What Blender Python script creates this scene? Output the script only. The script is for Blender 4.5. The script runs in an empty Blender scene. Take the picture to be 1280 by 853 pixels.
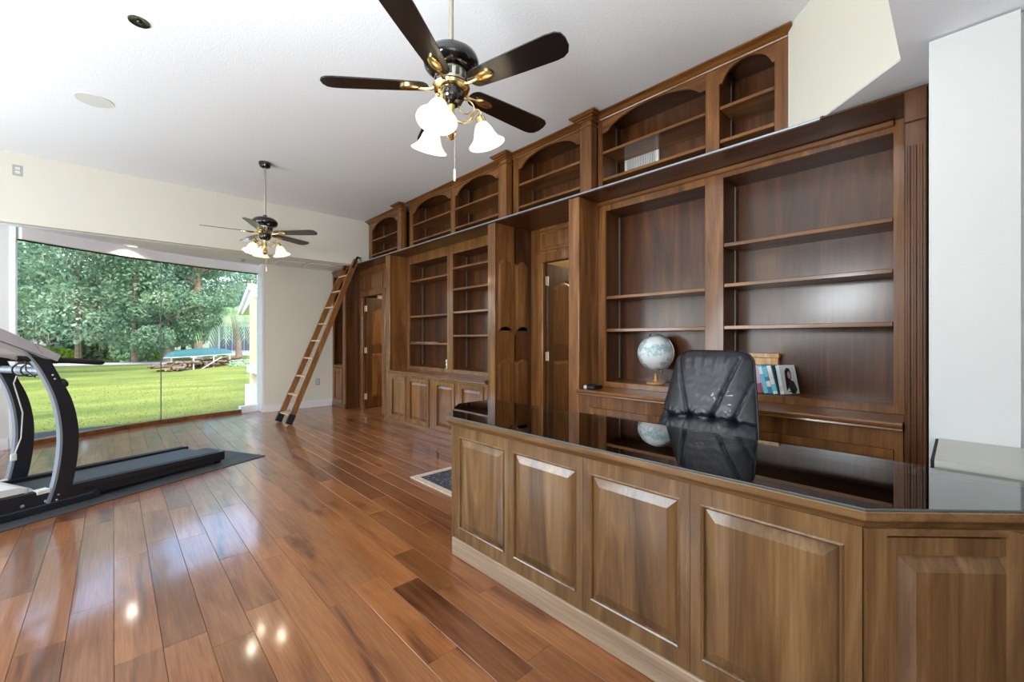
import bpy, bmesh, math, random
import numpy as np
from mathutils import Vector, Matrix, Euler, noise as mnoise

random.seed(7)
R = math.radians
scene = bpy.context.scene
COL = scene.collection

# ------------------------------------------------------------------ camera
YAW = math.atan(498.0 / 528.0)                 # the bookcase run vanishes left of the picture's middle
cam_d = bpy.data.cameras.new('camera')
cam_d.sensor_width = 36.0
cam_d.lens = 528.0 / 1280.0 * 36.0
cam_d.shift_y = -1.5 / 1280.0
cam_d.clip_start = 0.05
cam_d.clip_end = 400
cam = bpy.data.objects.new('camera', cam_d)
COL.objects.link(cam)
cam.location = (0, 0, 1.25)
cam.rotation_euler = (R(90), 0, -YAW)
scene.camera = cam

# ------------------------------------------------------------------ sky, sun, fill lamps
world = bpy.data.worlds.new('sky')
scene.world = world
world.use_nodes = True
wn = world.node_tree.nodes
wl = world.node_tree.links
wn.clear()
w_out = wn.new('ShaderNodeOutputWorld')
w_bg = wn.new('ShaderNodeBackground')
w_sky = wn.new('ShaderNodeTexSky')
w_sky.sky_type = 'NISHITA'
w_sky.sun_disc = False
w_sky.sun_elevation = R(52)
w_sky.sun_rotation = R(200)
w_sky.air_density = 1.0
w_sky.dust_density = 3.0
w_sky.ozone_density = 1.0
w_bg.inputs['Strength'].default_value = 1.2
wl.new(w_sky.outputs[0], w_bg.inputs['Color'])
wl.new(w_bg.outputs[0], w_out.inputs['Surface'])

def lamp(name, kind, loc, rot, energy, color=(1, 1, 1), **kw):
    d = bpy.data.lights.new(name, kind)
    d.energy = energy
    d.color = color
    for k, v in kw.items():
        setattr(d, k, v)
    o = bpy.data.objects.new(name, d)
    o.location = loc
    o.rotation_euler = rot
    COL.objects.link(o)
    return o

lamp('sun', 'SUN', (0, 0, 30), (R(38), 0, R(20)), 2.5, (1.0, 0.96, 0.88), angle=R(6))
# added fill lamps just inside the unseen left and rear windows, tilted upward
for yy, ww in ((2.9, 80), (5.2, 95)):
    lamp('window_daylight', 'AREA', (-2.75, yy, 1.45), (0, R(-140), 0), ww, (0.88, 0.955, 1.0),
         shape='RECTANGLE', size=2.0, size_y=1.7)
for xx in (-2.1, -1.1):
    lamp('window_daylight', 'AREA', (xx, -2.8, 1.35), (R(155), 0, 0), 52, (0.88, 0.955, 1.0),
         shape='RECTANGLE', size=1.9, size_y=1.9)

# added unseen lamp brightening the high ceiling, in place of a bounced flash
lamp('bounce_flash', 'AREA', (-0.50, 1.15, 1.85), (R(140), 0, R(-75)), 84, (0.90, 0.965, 1.0), shape='DISK', size=0.8)

scene.view_settings.view_transform = 'Standard'
scene.view_settings.look = 'None'
scene.view_settings.gamma = 1.0
scene.view_settings.use_curve_mapping = False
scene.view_settings.exposure = 0.2
cy = scene.cycles
cy.max_bounces = 10
cy.diffuse_bounces = 5
cy.glossy_bounces = 5
cy.transmission_bounces = 6
cy.transparent_max_bounces = 12
cy.caustics_reflective = False
cy.caustics_refractive = False
cy.sample_clamp_indirect = 6.0
cy.use_denoising = True

# ------------------------------------------------------------------ materials
def s2l(c):
    return tuple((v / 12.92 if v <= 0.04045 else ((v + 0.055) / 1.055) ** 2.4) for v in [x / 255.0 for x in c]) + (1.0,)

class NT:
    def __init__(self, name):
        self.m = bpy.data.materials.new(name)
        self.m.use_nodes = True
        self.t = self.m.node_tree
        self.t.nodes.clear()
        self.out = self.n('ShaderNodeOutputMaterial')
    def n(self, kind, **kw):
        o = self.t.nodes.new(kind)
        for k, v in kw.items():
            setattr(o, k, v)
        return o
    def l(self, a, b):
        self.t.links.new(a, b)
    def ramp(self, stops):
        r = self.n('ShaderNodeValToRGB')
        e = r.color_ramp.elements
        while len(e) < len(stops):
            e.new(0.5)
        for k, (p, c) in enumerate(stops):
            e[k].position = p
            e[k].color = c
        return r

def plain(name, col, rough=0.5, metal=0.0, coat=0.0, spec=0.5, var=0.06, scale=9.0, bump=0.0, bscale=60.0):
    """a principled surface whose colour wanders a little with a noise"""
    q = NT(name)
    p = q.n('ShaderNodeBsdfPrincipled')
    tc = q.n('ShaderNodeTexCoord')
    nz = q.n('ShaderNodeTexNoise')
    nz.inputs['Scale'].default_value = scale
    nz.inputs['Detail'].default_value = 4
    q.l(tc.outputs['Object'], nz.inputs['Vector'])
    c = s2l(col)
    lo = tuple(max(0, v * (1 - var)) for v in c[:3]) + (1,)
    hi = tuple(min(1, v * (1 + var)) for v in c[:3]) + (1,)
    rp = q.ramp([(0.3, lo), (0.7, hi)])
    q.l(nz.outputs[0], rp.inputs[0])
    q.l(rp.outputs[0], p.inputs['Base Color'])
    p.inputs['Roughness'].default_value = rough
    p.inputs['Metallic'].default_value = metal
    p.inputs['Coat Weight'].default_value = coat
    p.inputs['Specular IOR Level'].default_value = spec
    if bump:
        n2 = q.n('ShaderNodeTexNoise')
        n2.inputs['Scale'].default_value = bscale
        n2.inputs['Detail'].default_value = 3
        q.l(tc.outputs['Object'], n2.inputs['Vector'])
        b = q.n('ShaderNodeBump')
        b.inputs['Strength'].default_value = bump
        b.inputs['Distance'].default_value = 0.01
        q.l(n2.outputs[0], b.inputs['Height'])
        q.l(b.outputs[0], p.inputs['Normal'])
    q.l(p.outputs[0], q.out.inputs[0])
    return q.m

def wood(name, dark, mid, light, axis, rough=0.3, coat=0.25, freq=1.0, coatr=0.12, cior=1.65):
    """stained timber with its grain along one axis"""
    q = NT(name)
    p = q.n('ShaderNodeBsdfPrincipled')
    tc = q.n('ShaderNodeTexCoord')
    oi = q.n('ShaderNodeObjectInfo')
    mul = q.n('ShaderNodeVectorMath', operation='SCALE')
    cmb = q.n('ShaderNodeCombineXYZ')
    for k in range(3):
        q.l(oi.outputs['Random'], cmb.inputs[k])
    mul.inputs['Scale'].default_value = 37.0
    q.l(cmb.outputs[0], mul.inputs[0])
    add = q.n('ShaderNodeVectorMath', operation='ADD')
    q.l(tc.outputs['Object'], add.inputs[0])
    q.l(mul.outputs[0], add.inputs[1])
    mp = q.n('ShaderNodeMapping')
    sc = [9.0 * freq] * 3
    sc['XYZ'.index(axis)] = 0.9 * freq
    mp.inputs['Scale'].default_value = sc
    q.l(add.outputs[0], mp.inputs[0])
    n1 = q.n('ShaderNodeTexNoise')
    n1.inputs['Scale'].default_value = 0.9
    n1.inputs['Detail'].default_value = 5
    n1.inputs['Roughness'].default_value = 0.62
    n1.inputs['Distortion'].default_value = 1.1
    q.l(mp.outputs[0], n1.inputs['Vector'])
    rp = q.ramp([(0.28, s2l(dark)), (0.5, s2l(mid)), (0.74, s2l(light))])
    q.l(n1.outputs[0], rp.inputs[0])
    mp2 = q.n('ShaderNodeMapping')
    sc2 = [120.0] * 3
    sc2['XYZ'.index(axis)] = 3.0
    mp2.inputs['Scale'].default_value = sc2
    q.l(add.outputs[0], mp2.inputs[0])
    n2 = q.n('ShaderNodeTexNoise')
    n2.inputs['Scale'].default_value = 1.0
    n2.inputs['Detail'].default_value = 3
    q.l(mp2.outputs[0], n2.inputs['Vector'])
    r2 = q.ramp([(0.3, (0.80, 0.78, 0.76, 1)), (0.65, (1.06, 1.05, 1.04, 1))])
    q.l(n2.outputs[0], r2.inputs[0])
    mx = q.n('ShaderNodeMix', data_type='RGBA', blend_type='MULTIPLY')
    mx.inputs['Factor'].default_value = 1.0
    q.l(rp.outputs[0], mx.inputs['A'])
    q.l(r2.outputs[0], mx.inputs['B'])
    q.l(mx.outputs['Result'], p.inputs['Base Color'])
    p.inputs['Roughness'].default_value = rough
    p.inputs['Specular IOR Level'].default_value = 0.28
    p.inputs['Coat Weight'].default_value = coat
    p.inputs['Coat IOR'].default_value = cior
    p.inputs['Coat Roughness'].default_value = coatr
    b = q.n('ShaderNodeBump')
    b.inputs['Strength'].default_value = 0.08
    b.inputs['Distance'].default_value = 0.002
    q.l(n2.outputs[0], b.inputs['Height'])
    q.l(b.outputs[0], p.inputs['Normal'])
    q.l(p.outputs[0], q.out.inputs[0])
    return q.m

def sheet_glass(name, tint=(1, 1, 1), rough=0.0, ior=1.5, boost=1.0):
    """clear pane: light passes straight through, the surface mirrors by Fresnel"""
    q = NT(name)
    tr = q.n('ShaderNodeBsdfTransparent')
    tr.inputs[0].default_value = tuple(tint) + (1,)
    gl = q.n('ShaderNodeBsdfGlossy')
    gl.inputs['Roughness'].default_value = rough
    fr = q.n('ShaderNodeFresnel')
    fr.inputs['IOR'].default_value = ior
    mt = q.n('ShaderNodeMath', operation='MULTIPLY')
    mt.inputs[1].default_value = boost
    mt.use_clamp = True
    q.l(fr.outputs[0], mt.inputs[0])
    mx = q.n('ShaderNodeMixShader')
    q.l(mt.outputs[0], mx.inputs[0])
    q.l(tr.outputs[0], mx.inputs[1])
    q.l(gl.outputs[0], mx.inputs[2])
    q.l(mx.outputs[0], q.out.inputs[0])
    return q.m

def glow(name, col, strength, base=(250, 246, 238)):
    q = NT(name)
    p = q.n('ShaderNodeBsdfPrincipled')
    p.inputs['Base Color'].default_value = s2l(base)
    p.inputs['Roughness'].default_value = 0.35
    p.inputs['Emission Color'].default_value = s2l(col)
    p.inputs['Emission Strength'].default_value = strength
    q.l(p.outputs[0], q.out.inputs[0])
    return q.m

def foliage(name, dark, mid, light, scale=0.35):
    q = NT(name)
    tc = q.n('ShaderNodeTexCoord')
    nz = q.n('ShaderNodeTexNoise')
    nz.inputs['Scale'].default_value = scale
    nz.inputs['Detail'].default_value = 6
    nz.inputs['Roughness'].default_value = 0.7
    q.l(tc.outputs['Object'], nz.inputs['Vector'])
    rp = q.ramp([(0.32, s2l(dark)), (0.5, s2l(mid)), (0.7, s2l(light))])
    q.l(nz.outputs[0], rp.inputs[0])
    df = q.n('ShaderNodeBsdfDiffuse')
    tl = q.n('ShaderNodeBsdfTranslucent')
    q.l(rp.outputs[0], df.inputs[0])
    q.l(rp.outputs[0], tl.inputs[0])
    mx = q.n('ShaderNodeMixShader')
    mx.inputs[0].default_value = 0.35
    q.l(df.outputs[0], mx.inputs[1])
    q.l(tl.outputs[0], mx.inputs[2])
    q.l(mx.outputs[0], q.out.inputs[0])
    return q.m

def floor_wood():
    q = NT('plank_wood')
    p = q.n('ShaderNodeBsdfPrincipled')
    geo = q.n('ShaderNodeNewGeometry')
    at = q.n('ShaderNodeAttribute')
    at.attribute_name = 'tint'
    sc = q.n('ShaderNodeMath', operation='MULTIPLY')
    sc.inputs[1].default_value = 53.0
    q.l(at.outputs['Fac'], sc.inputs[0])
    cmb = q.n('ShaderNodeCombineXYZ')
    q.l(sc.outputs[0], cmb.inputs[0])
    q.l(sc.outputs[0], cmb.inputs[2])
    add = q.n('ShaderNodeVectorMath', operation='ADD')
    q.l(geo.outputs['Position'], add.inputs[0])
    q.l(cmb.outputs[0], add.inputs[1])
    mp = q.n('ShaderNodeMapping')
    mp.inputs['Scale'].default_value = (9.0, 0.9, 4.0)
    q.l(add.outputs[0], mp.inputs[0])
    n1 = q.n('ShaderNodeTexNoise')
    n1.inputs['Scale'].default_value = 0.8
    n1.inputs['Detail'].default_value = 4
    n1.inputs['Roughness'].default_value = 0.55
    n1.inputs['Distortion'].default_value = 1.2
    q.l(mp.outputs[0], n1.inputs['Vector'])
    wv = q.n('ShaderNodeMath', operation='MULTIPLY')
    wv.inputs[1].default_value = 3.6
    q.l(n1.outputs[0], wv.inputs[0])
    fr = q.n('ShaderNodeMath', operation='PINGPONG')
    fr.inputs[1].default_value = 1.0
    q.l(wv.outputs[0], fr.inputs[0])
    rp = q.ramp([(0.0, s2l((160, 105, 63))), (0.42, s2l((144, 90, 51))), (0.74, s2l((116, 69, 38))), (1.0, s2l((78, 43, 24)))])
    q.l(fr.outputs[0], rp.inputs[0])
    r3 = q.ramp([(0.0, (0.60, 0.56, 0.53, 1)), (0.22, (0.90, 0.88, 0.87, 1)), (0.7, (1.05, 1.05, 1.04, 1)), (1.0, (1.24, 1.22, 1.18, 1))])
    q.l(at.outputs['Fac'], r3.inputs[0])
    mx = q.n('ShaderNodeMix', data_type='RGBA', blend_type='MULTIPLY')
    mx.inputs['Factor'].default_value = 1.0
    q.l(rp.outputs[0], mx.inputs['A'])
    q.l(r3.outputs[0], mx.inputs['B'])
    mp2 = q.n('ShaderNodeMapping')
    mp2.inputs['Scale'].default_value = (140, 5, 5)
    q.l(add.outputs[0], mp2.inputs[0])
    n2 = q.n('ShaderNodeTexNoise')
    n2.inputs['Scale'].default_value = 1.0
    n2.inputs['Detail'].default_value = 3
    q.l(mp2.outputs[0], n2.inputs['Vector'])
    r2 = q.ramp([(0.3, (0.76, 0.73, 0.70, 1)), (0.65, (1.07, 1.07, 1.07, 1))])
    q.l(n2.outputs[0], r2.inputs[0])
    m2 = q.n('ShaderNodeMix', data_type='RGBA', blend_type='MULTIPLY')
    m2.inputs['Factor'].default_value = 1.0
    q.l(mx.outputs['Result'], m2.inputs['A'])
    q.l(r2.outputs[0], m2.inputs['B'])
    q.l(m2.outputs['Result'], p.inputs['Base Color'])
    n3 = q.n('ShaderNodeTexNoise')
    n3.inputs['Scale'].default_value = 3.0
    q.l(geo.outputs['Position'], n3.inputs['Vector'])
    r4 = q.ramp([(0.3, (0.28, 0.28, 0.28, 1)), (0.7, (0.36, 0.36, 0.36, 1))])
    q.l(n3.outputs[0], r4.inputs[0])
    q.l(r4.outputs[0], p.inputs['Roughness'])
    p.inputs['Specular IOR Level'].default_value = 0.5
    p.inputs['Coat Weight'].default_value = 0.75
    p.inputs['Coat IOR'].default_value = 1.55
    p.inputs['Coat Roughness'].default_value = 0.09
    q.l(p.outputs[0], q.out.inputs[0])
    return q.m

def lawn_mat():
    q = NT('lawn_grass')
    geo = q.n('ShaderNodeNewGeometry')
    n1 = q.n('ShaderNodeTexNoise')
    n1.inputs['Scale'].default_value = 0.28
    n1.inputs['Detail'].default_value = 8
    n1.inputs['Roughness'].default_value = 0.65
    mp = q.n('ShaderNodeMapping')
    mp.inputs['Scale'].default_value = (0.7, 1.6, 1.0)
    mp.inputs['Rotation'].default_value = (0, 0, R(-20))
    q.l(geo.outputs['Position'], mp.inputs[0])
    q.l(mp.outputs[0], n1.inputs['Vector'])
    rp = q.ramp([(0.30, s2l((56, 68, 34))), (0.45, s2l((86, 98, 46))), (0.6, s2l((110, 116, 56))), (0.75, s2l((128, 128, 74)))])
    q.l(n1.outputs[0], rp.inputs[0])
    n2 = q.n('ShaderNodeTexNoise')
    n2.inputs['Scale'].default_value = 14.0
    n2.inputs['Detail'].default_value = 5
    q.l(geo.outputs['Position'], n2.inputs['Vector'])
    r2 = q.ramp([(0.3, (0.78, 0.80, 0.70, 1)), (0.7, (1.1, 1.1, 1.1, 1))])
    q.l(n2.outputs[0], r2.inputs[0])
    mx = q.n('ShaderNodeMix', data_type='RGBA', blend_type='MULTIPLY')
    mx.inputs['Factor'].default_value = 1.0
    q.l(rp.outputs[0], mx.inputs['A'])
    q.l(r2.outputs[0], mx.inputs['B'])
    p = q.n('ShaderNodeBsdfPrincipled')
    p.inputs['Roughness'].default_value = 0.9
    p.inputs['Specular IOR Level'].default_value = 0.1
    q.l(mx.outputs['Result'], p.inputs['Base Color'])
    q.l(p.outputs[0], q.out.inputs[0])
    return q.m

def globe_mat():
    q = NT('globe_map')
    tc = q.n('ShaderNodeTexCoord')
    n1 = q.n('ShaderNodeTexNoise')
    n1.inputs['Scale'].default_value = 9.5
    n1.inputs['Detail'].default_value = 6
    n1.inputs['Roughness'].default_value = 0.55
    mpv = q.n('ShaderNodeMapping')
    mpv.inputs['Location'].default_value = (0.31, 0.12, 0.55)
    q.l(tc.outputs['Object'], mpv.inputs[0])
    q.l(mpv.outputs[0], n1.inputs['Vector'])
    rp = q.ramp([(0.49, s2l((226, 229, 232))), (0.52, s2l((176, 200, 204))), (0.57, s2l((142, 182, 190))), (0.63, s2l((206, 212, 204)))])
    q.l(n1.outputs[0], rp.inputs[0])
    p = q.n('ShaderNodeBsdfPrincipled')
    p.inputs['Roughness'].default_value = 0.3
    p.inputs['Coat Weight'].default_value = 0.3
    q.l(rp.outputs[0], p.inputs['Base Color'])
    q.l(p.outputs[0], q.out.inputs[0])
    return q.m

def rug_mat():
    q = NT('rug_pile')
    tc = q.n('ShaderNodeTexCoord')
    v = q.n('ShaderNodeTexVoronoi')
    v.inputs['Scale'].default_value = 26.0
    q.l(tc.outputs['Object'], v.inputs['Vector'])
    rp = q.ramp([(0.0, s2l((150, 142, 132))), (0.25, s2l((86, 98, 112))), (0.5, s2l((40, 46, 58))), (0.8, s2l((92, 78, 74)))])
    q.l(v.outputs['Distance'], rp.inputs[0])
    p = q.n('ShaderNodeBsdfPrincipled')
    p.inputs['Roughness'].default_value = 0.95
    q.l(rp.outputs[0], p.inputs['Base Color'])
    q.l(p.outputs[0], q.out.inputs[0])
    return q.m

def ceiling_mat():
    q = NT('stippled_ceiling_paint')
    p = q.n('ShaderNodeBsdfPrincipled')
    p.inputs['Base Color'].default_value = s2l((236, 239, 242))
    p.inputs['Roughness'].default_value = 0.9
    geo = q.n('ShaderNodeNewGeometry')
    n2 = q.n('ShaderNodeTexNoise')
    n2.inputs['Scale'].default_value = 95.0
    n2.inputs['Detail'].default_value = 3
    q.l(geo.outputs['Position'], n2.inputs['Vector'])
    b = q.n('ShaderNodeBump')
    b.inputs['Strength'].default_value = 0.22
    b.inputs['Distance'].default_value = 0.008
    q.l(n2.outputs[0], b.inputs['Height'])
    q.l(b.outputs[0], p.inputs['Normal'])
    q.l(p.outputs[0], q.out.inputs[0])
    return q.m

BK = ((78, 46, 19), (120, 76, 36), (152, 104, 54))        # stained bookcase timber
BD = ((48, 26, 10), (82, 46, 19), (110, 67, 31))        # sheet backs: same timber, weaker light put into a darker colour
DK = ((74, 52, 29), (118, 87, 52), (152, 120, 80))      # desk timber: same wood, stronger light put into a lighter colour
M = {}
for ax in 'XYZ':
    M['bk' + ax] = wood('bookcase_timber_' + ax, *BK, ax, rough=0.42, coat=0.6, coatr=0.12, cior=1.55)
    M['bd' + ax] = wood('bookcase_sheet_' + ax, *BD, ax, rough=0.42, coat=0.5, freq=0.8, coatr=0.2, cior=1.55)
    M['dk' + ax] = wood('desk_timber_' + ax, *DK, ax, rough=0.42, coat=0.7, coatr=0.12, cior=1.55)
M['plinth'] = wood('desk_plinth_timber', (140, 118, 96), (170, 148, 124), (190, 170, 146), 'Y', rough=0.45, coat=0.1)
M['top'] = wood('desk_top_timber', (34, 20, 14), (52, 31, 22), (70, 44, 31), 'Y', rough=0.3, coat=0.2)
M['ladder'] = wood('ladder_oak', (112, 72, 40), (142, 98, 58), (166, 120, 76), 'Z', rough=0.4, coat=0.15, freq=1.4)
M['rung'] = wood('ladder_rung_oak', (170, 140, 104), (196, 166, 128), (214, 188, 152), 'Y', rough=0.45, coat=0.1)
M['floor'] = floor_wood()
M['ceil'] = ceiling_mat()
M['wall'] = plain('cream_wall_paint', (222, 218, 205), 0.85, var=0.015, scale=1.5, bump=0.05, bscale=140)
M['wallw'] = plain('white_wall_paint', (208, 209, 207), 0.8, var=0.012, scale=1.5, bump=0.05, bscale=140)
M['trim'] = plain('white_trim_paint', (236, 236, 238), 0.45, var=0.01)
M['alcove'] = plain('flat_white_ceiling_paint', (240, 244, 250), 0.8, var=0.01)
M['black'] = plain('black_lacquer', (16, 15, 16), 0.16, coat=0.5, var=0.1)
M['blade'] = plain('dark_fan_blade', (17, 11, 9), 0.28, coat=0.25, var=0.15)
M['bladeg'] = plain('grey_fan_blade', (62, 60, 60), 0.38, coat=0.2, var=0.1)  # far blades: haze and brightness put into a paler grey
M['brass'] = plain('polished_brass', (232, 206, 150), 0.2, metal=1.0, var=0.05)
M['stdm'] = plain('dull_standard_metal', (128, 116, 100), 0.5, metal=0.6, var=0.05)
M['nickel'] = plain('pale_metal', (196, 192, 182), 0.3, metal=1.0, var=0.05)
M['rodg'] = plain('greige_rod_paint', (150, 144, 130), 0.4, metal=0.3, var=0.05)
M['hinge'] = plain('pale_hinge_metal', (206, 200, 184), 0.35, metal=0.5, var=0.05)
M['silver'] = plain('silver_plastic', (186, 184, 190), 0.38, metal=0.25, var=0.04)
M['wplastic'] = plain('white_plastic', (226, 226, 222), 0.4, var=0.02)
M['gplastic'] = plain('grey_plastic', (172, 172, 170), 0.5, var=0.03)
M['tmblack'] = plain('treadmill_black_paint', (30, 34, 42), 0.36, coat=0.15, var=0.1)
M['tmblack2'] = plain('treadmill_black_plastic', (20, 21, 25), 0.42, var=0.1)
M['rubber'] = plain('rubber_black', (22, 22, 23), 0.75, var=0.15, bump=0.2, bscale=220)
M['mat'] = plain('exercise_mat_rubber', (62, 64, 68), 0.65, var=0.15, bump=0.25, bscale=260)
M['belt'] = plain('running_belt', (52, 54, 57), 0.55, var=0.08, bump=0.2, bscale=300)
M['speaker'] = plain('speaker_cloth', (214, 214, 210), 0.8, var=0.02)
M['steel'] = plain('grey_tube_metal', (150, 160, 172), 0.38, metal=0.4, var=0.05)
M['leather'] = plain('black_leather', (32, 34, 41), 0.36, coat=0.2, var=0.2, scale=14, bump=0.25, bscale=240)
M['glass'] = sheet_glass('window_pane_glass', (0.97, 0.985, 0.98), boost=0.75)
M['deskglass'] = sheet_glass('desk_glass', (0.90, 0.95, 0.94), boost=1.7)
M['glassedge'] = plain('glass_edge_green', (84, 98, 100), 0.2, coat=0.5, var=0.05)
M['shade1'] = glow('lit_frosted_glass', (255, 244, 226), 1.15)
M['bulb'] = glow('lamp_bulb', (255, 240, 214), 6.0)
M['can'] = glow('downlight_lens', (255, 236, 204), 1.6)
M['globe'] = globe_mat()
M['oak'] = wood('light_oak', (168, 122, 72), (194, 150, 98), (212, 172, 122), 'Z', rough=0.4, coat=0.2, freq=2)
M['rug'] = rug_mat()
M['fringe'] = plain('rug_fringe_cotton', (206, 188, 168), 0.95, var=0.2, scale=60)
M['grey_top'] = plain('grey_laminate', (176, 174, 166), 0.32, var=0.04, scale=3)
M['hall'] = plain('hall_paint', (216, 196, 160), 0.85, var=0.02)
M['dark'] = plain('dark_recess', (22, 18, 16), 0.8, var=0.1)
M['lawn'] = lawn_mat()

# ------------------------------------------------------------------ helpers
BASE = {}      # world place of each thing, for parts given in world coordinates

class MB:
    """collects shapes into one mesh"""
    def __init__(self):
        self.bm = bmesh.new()
        self.smooth = False
        self.tint = None
    def box(self, x0, x1, y0, y1, z0, z1, bev=0.0):
        x0, x1 = min(x0, x1), max(x0, x1)
        y0, y1 = min(y0, y1), max(y0, y1)
        z0, z1 = min(z0, z1), max(z0, z1)
        if bev:
            b = min(bev, (x1 - x0) * .45, (y1 - y0) * .45, (z1 - z0) * .45)
            r = bmesh.ops.create_cube(self.bm, size=1.0)
            for v in r['verts']:
                v.co = Vector(((x0 + x1) / 2 + v.co.x * (x1 - x0), (y0 + y1) / 2 + v.co.y * (y1 - y0), (z0 + z1) / 2 + v.co.z * (z1 - z0)))
            es = list({e for v in r['verts'] for e in v.link_edges})
            bmesh.ops.bevel(self.bm, geom=es, offset=b, segments=1, affect='EDGES')
        else:
            vs = [self.bm.verts.new((x, y, z)) for x in (x0, x1) for y in (y0, y1) for z in (z0, z1)]
            for f in ((0, 1, 3, 2), (4, 6, 7, 5), (0, 4, 5, 1), (2, 3, 7, 6), (0, 2, 6, 4), (1, 5, 7, 3)):
                self.bm.faces.new([vs[i] for i in f])
        return self
    def loops(self, rings, cap=True, closed_ring=True):
        """skin between rings of points"""
        rv = [[self.bm.verts.new(p) for p in ring] for ring in rings]
        n = len(rv[0])
        for a, b in zip(rv, rv[1:]):
            for i in range(n if closed_ring else n - 1):
                j = (i + 1) % n
                self.bm.faces.new((a[i], a[j], b[j], b[i]))
        if cap and closed_ring:
            self.bm.faces.new(rv[0][::-1])
            self.bm.faces.new(rv[-1])
        return self
    def prism(self, pts, frame, n0, n1):
        """polygon (u,v) in a frame, from depth n0 to n1"""
        return self.loops([[frame(u, v, n0) for u, v in pts], [frame(u, v, n1) for u, v in pts]])
    def lathe(self, prof, c=(0, 0, 0), seg=24, axis=Vector((0, 0, 1)), cap=True):
        q = Vector((0, 0, 1)).rotation_difference(Vector(axis).normalized())
        c = Vector(c)
        rings = []
        for r, z in prof:
            r = max(r, 1e-4)
            rings.append([c + q @ Vector((r * math.cos(2 * math.pi * k / seg), r * math.sin(2 * math.pi * k / seg), z)) for k in range(seg)])
        return self.loops(rings, cap=cap)
    def tube(self, pts, rad, seg=8, cap=True):
        pts = [Vector(p) for p in pts]
        rads = rad if isinstance(rad, (list, tuple)) else [rad] * len(pts)
        rings = []
        up = Vector((0, 0, 1))
        prev = None
        for i, p in enumerate(pts):
            d = (pts[min(i + 1, len(pts) - 1)] - pts[max(i - 1, 0)]).normalized()
            if prev is None:
                a = d.cross(up)
                if a.length < 1e-3:
                    a = d.cross(Vector((1, 0, 0)))
            else:
                a = prev - d * prev.dot(d)
            a.normalize()
            prev = a
            b = d.cross(a)
            rings.append([p + (a * math.cos(2 * math.pi * k / seg) + b * math.sin(2 * math.pi * k / seg)) * rads[i] for k in range(seg)])
        return self.loops(rings, cap=cap)
    def quad(self, pts):
        self.bm.faces.new([self.bm.verts.new(p) for p in pts])
        return self
    def sphere(self, c, r, seg=20, rings=12, sx=1, sy=1, sz=1):
        c = Vector(c)
        prof = []
        for i in range(rings + 1):
            a = -math.pi / 2 + math.pi * i / rings
            prof.append((max(1e-4, r * math.cos(a)), r * math.sin(a)))
        rr = []
        for q, z in prof:
            rr.append([c + Vector((q * math.cos(2 * math.pi * k / seg) * sx, q * math.sin(2 * math.pi * k / seg) * sy, z * sz)) for k in range(seg)])
        return self.loops(rr)
    def build(self, name, mat, parent=None, local=False, smooth=None, label=None, angle=35):
        bm = self.bm
        bmesh.ops.recalc_face_normals(bm, faces=bm.faces[:])
        if parent is not None:
            off = Vector((0, 0, 0)) if local else BASE[parent.name]
        else:
            xs = [v.co for v in bm.verts]
            lo = Vector((min(v.x for v in xs), min(v.y for v in xs), min(v.z for v in xs)))
            hi = Vector((max(v.x for v in xs), max(v.y for v in xs), max(v.z for v in xs)))
            off = Vector(((lo.x + hi.x) / 2, (lo.y + hi.y) / 2, lo.z))
        if off.length:
            for v in bm.verts:
                v.co -= off
        me = bpy.data.meshes.new(name)
        bm.to_mesh(me)
        bm.free()
        me.materials.append(mat)
        if smooth or self.smooth:
            me.polygons.foreach_set('use_smooth', [True] * len(me.polygons))
            me.set_sharp_from_angle(angle=R(angle))
        o = bpy.data.objects.new(name, me)
        COL.objects.link(o)
        if parent is not None:
            o.parent = parent
            BASE[o.name] = BASE[parent.name]
        else:
            o.location = off
            BASE[o.name] = off.copy()
        if label:
            o['label'] = label
        return o

def tag(o, label=None, cat=None, group=None, kind=None):
    for k, v in (('label', label), ('category', cat), ('group', group), ('kind', kind)):
        if v:
            o[k] = v
    return o

def thing(name, loc, label=None, cat=None, group=None, kind=None, rotz=0.0):
    o = bpy.data.objects.new(name, None)
    o.empty_display_size = 0.1
    o.location = loc
    o.rotation_euler = (0, 0, rotz)
    COL.objects.link(o)
    BASE[o.name] = Vector(loc)
    return tag(o, label, cat, group, kind)

def struct(o):
    o['kind'] = 'structure'
    return o

# frames: map (u, v, n) to the world; n grows out of the surface
def f_negx(x):            # surface facing -X : u = Y, v = Z
    return lambda u, v, n: Vector((x - n, u, v))
def f_negy(y):            # surface facing -Y : u = X, v = Z
    return lambda u, v, n: Vector((u, y - n, v))
def f_dir(p, ang):        # vertical surface through p; u runs along ang, n to its right side
    c, s = math.cos(ang), math.sin(ang)
    return lambda u, v, n: Vector((p[0] + u * c + n * s, p[1] + u * s - n * c, v))
def f_up(z):
    return lambda u, v, n: Vector((u, v, z + n))

def inset(pts, d):
    """move the sides of a counter-clockwise polygon inwards by d"""
    n = len(pts)
    out = []
    for i in range(n):
        p0, p1, p2 = (Vector(pts[i - 1]), Vector(pts[i]), Vector(pts[(i + 1) % n]))
        e1 = (p1 - p0).normalized()
        e2 = (p2 - p1).normalized()
        n1 = Vector((-e1.y, e1.x))
        n2 = Vector((-e2.y, e2.x))
        k = n1 + n2
        k = k / max(0.35, k.dot(n1)) if k.length > 1e-6 else n1
        out.append(tuple(p1 + k * d))
    return out

def rect(u0, u1, v0, v1):
    u0, u1 = min(u0, u1), max(u0, u1)
    return [(u0, v0), (u1, v0), (u1, v1), (u0, v1)]

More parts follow.
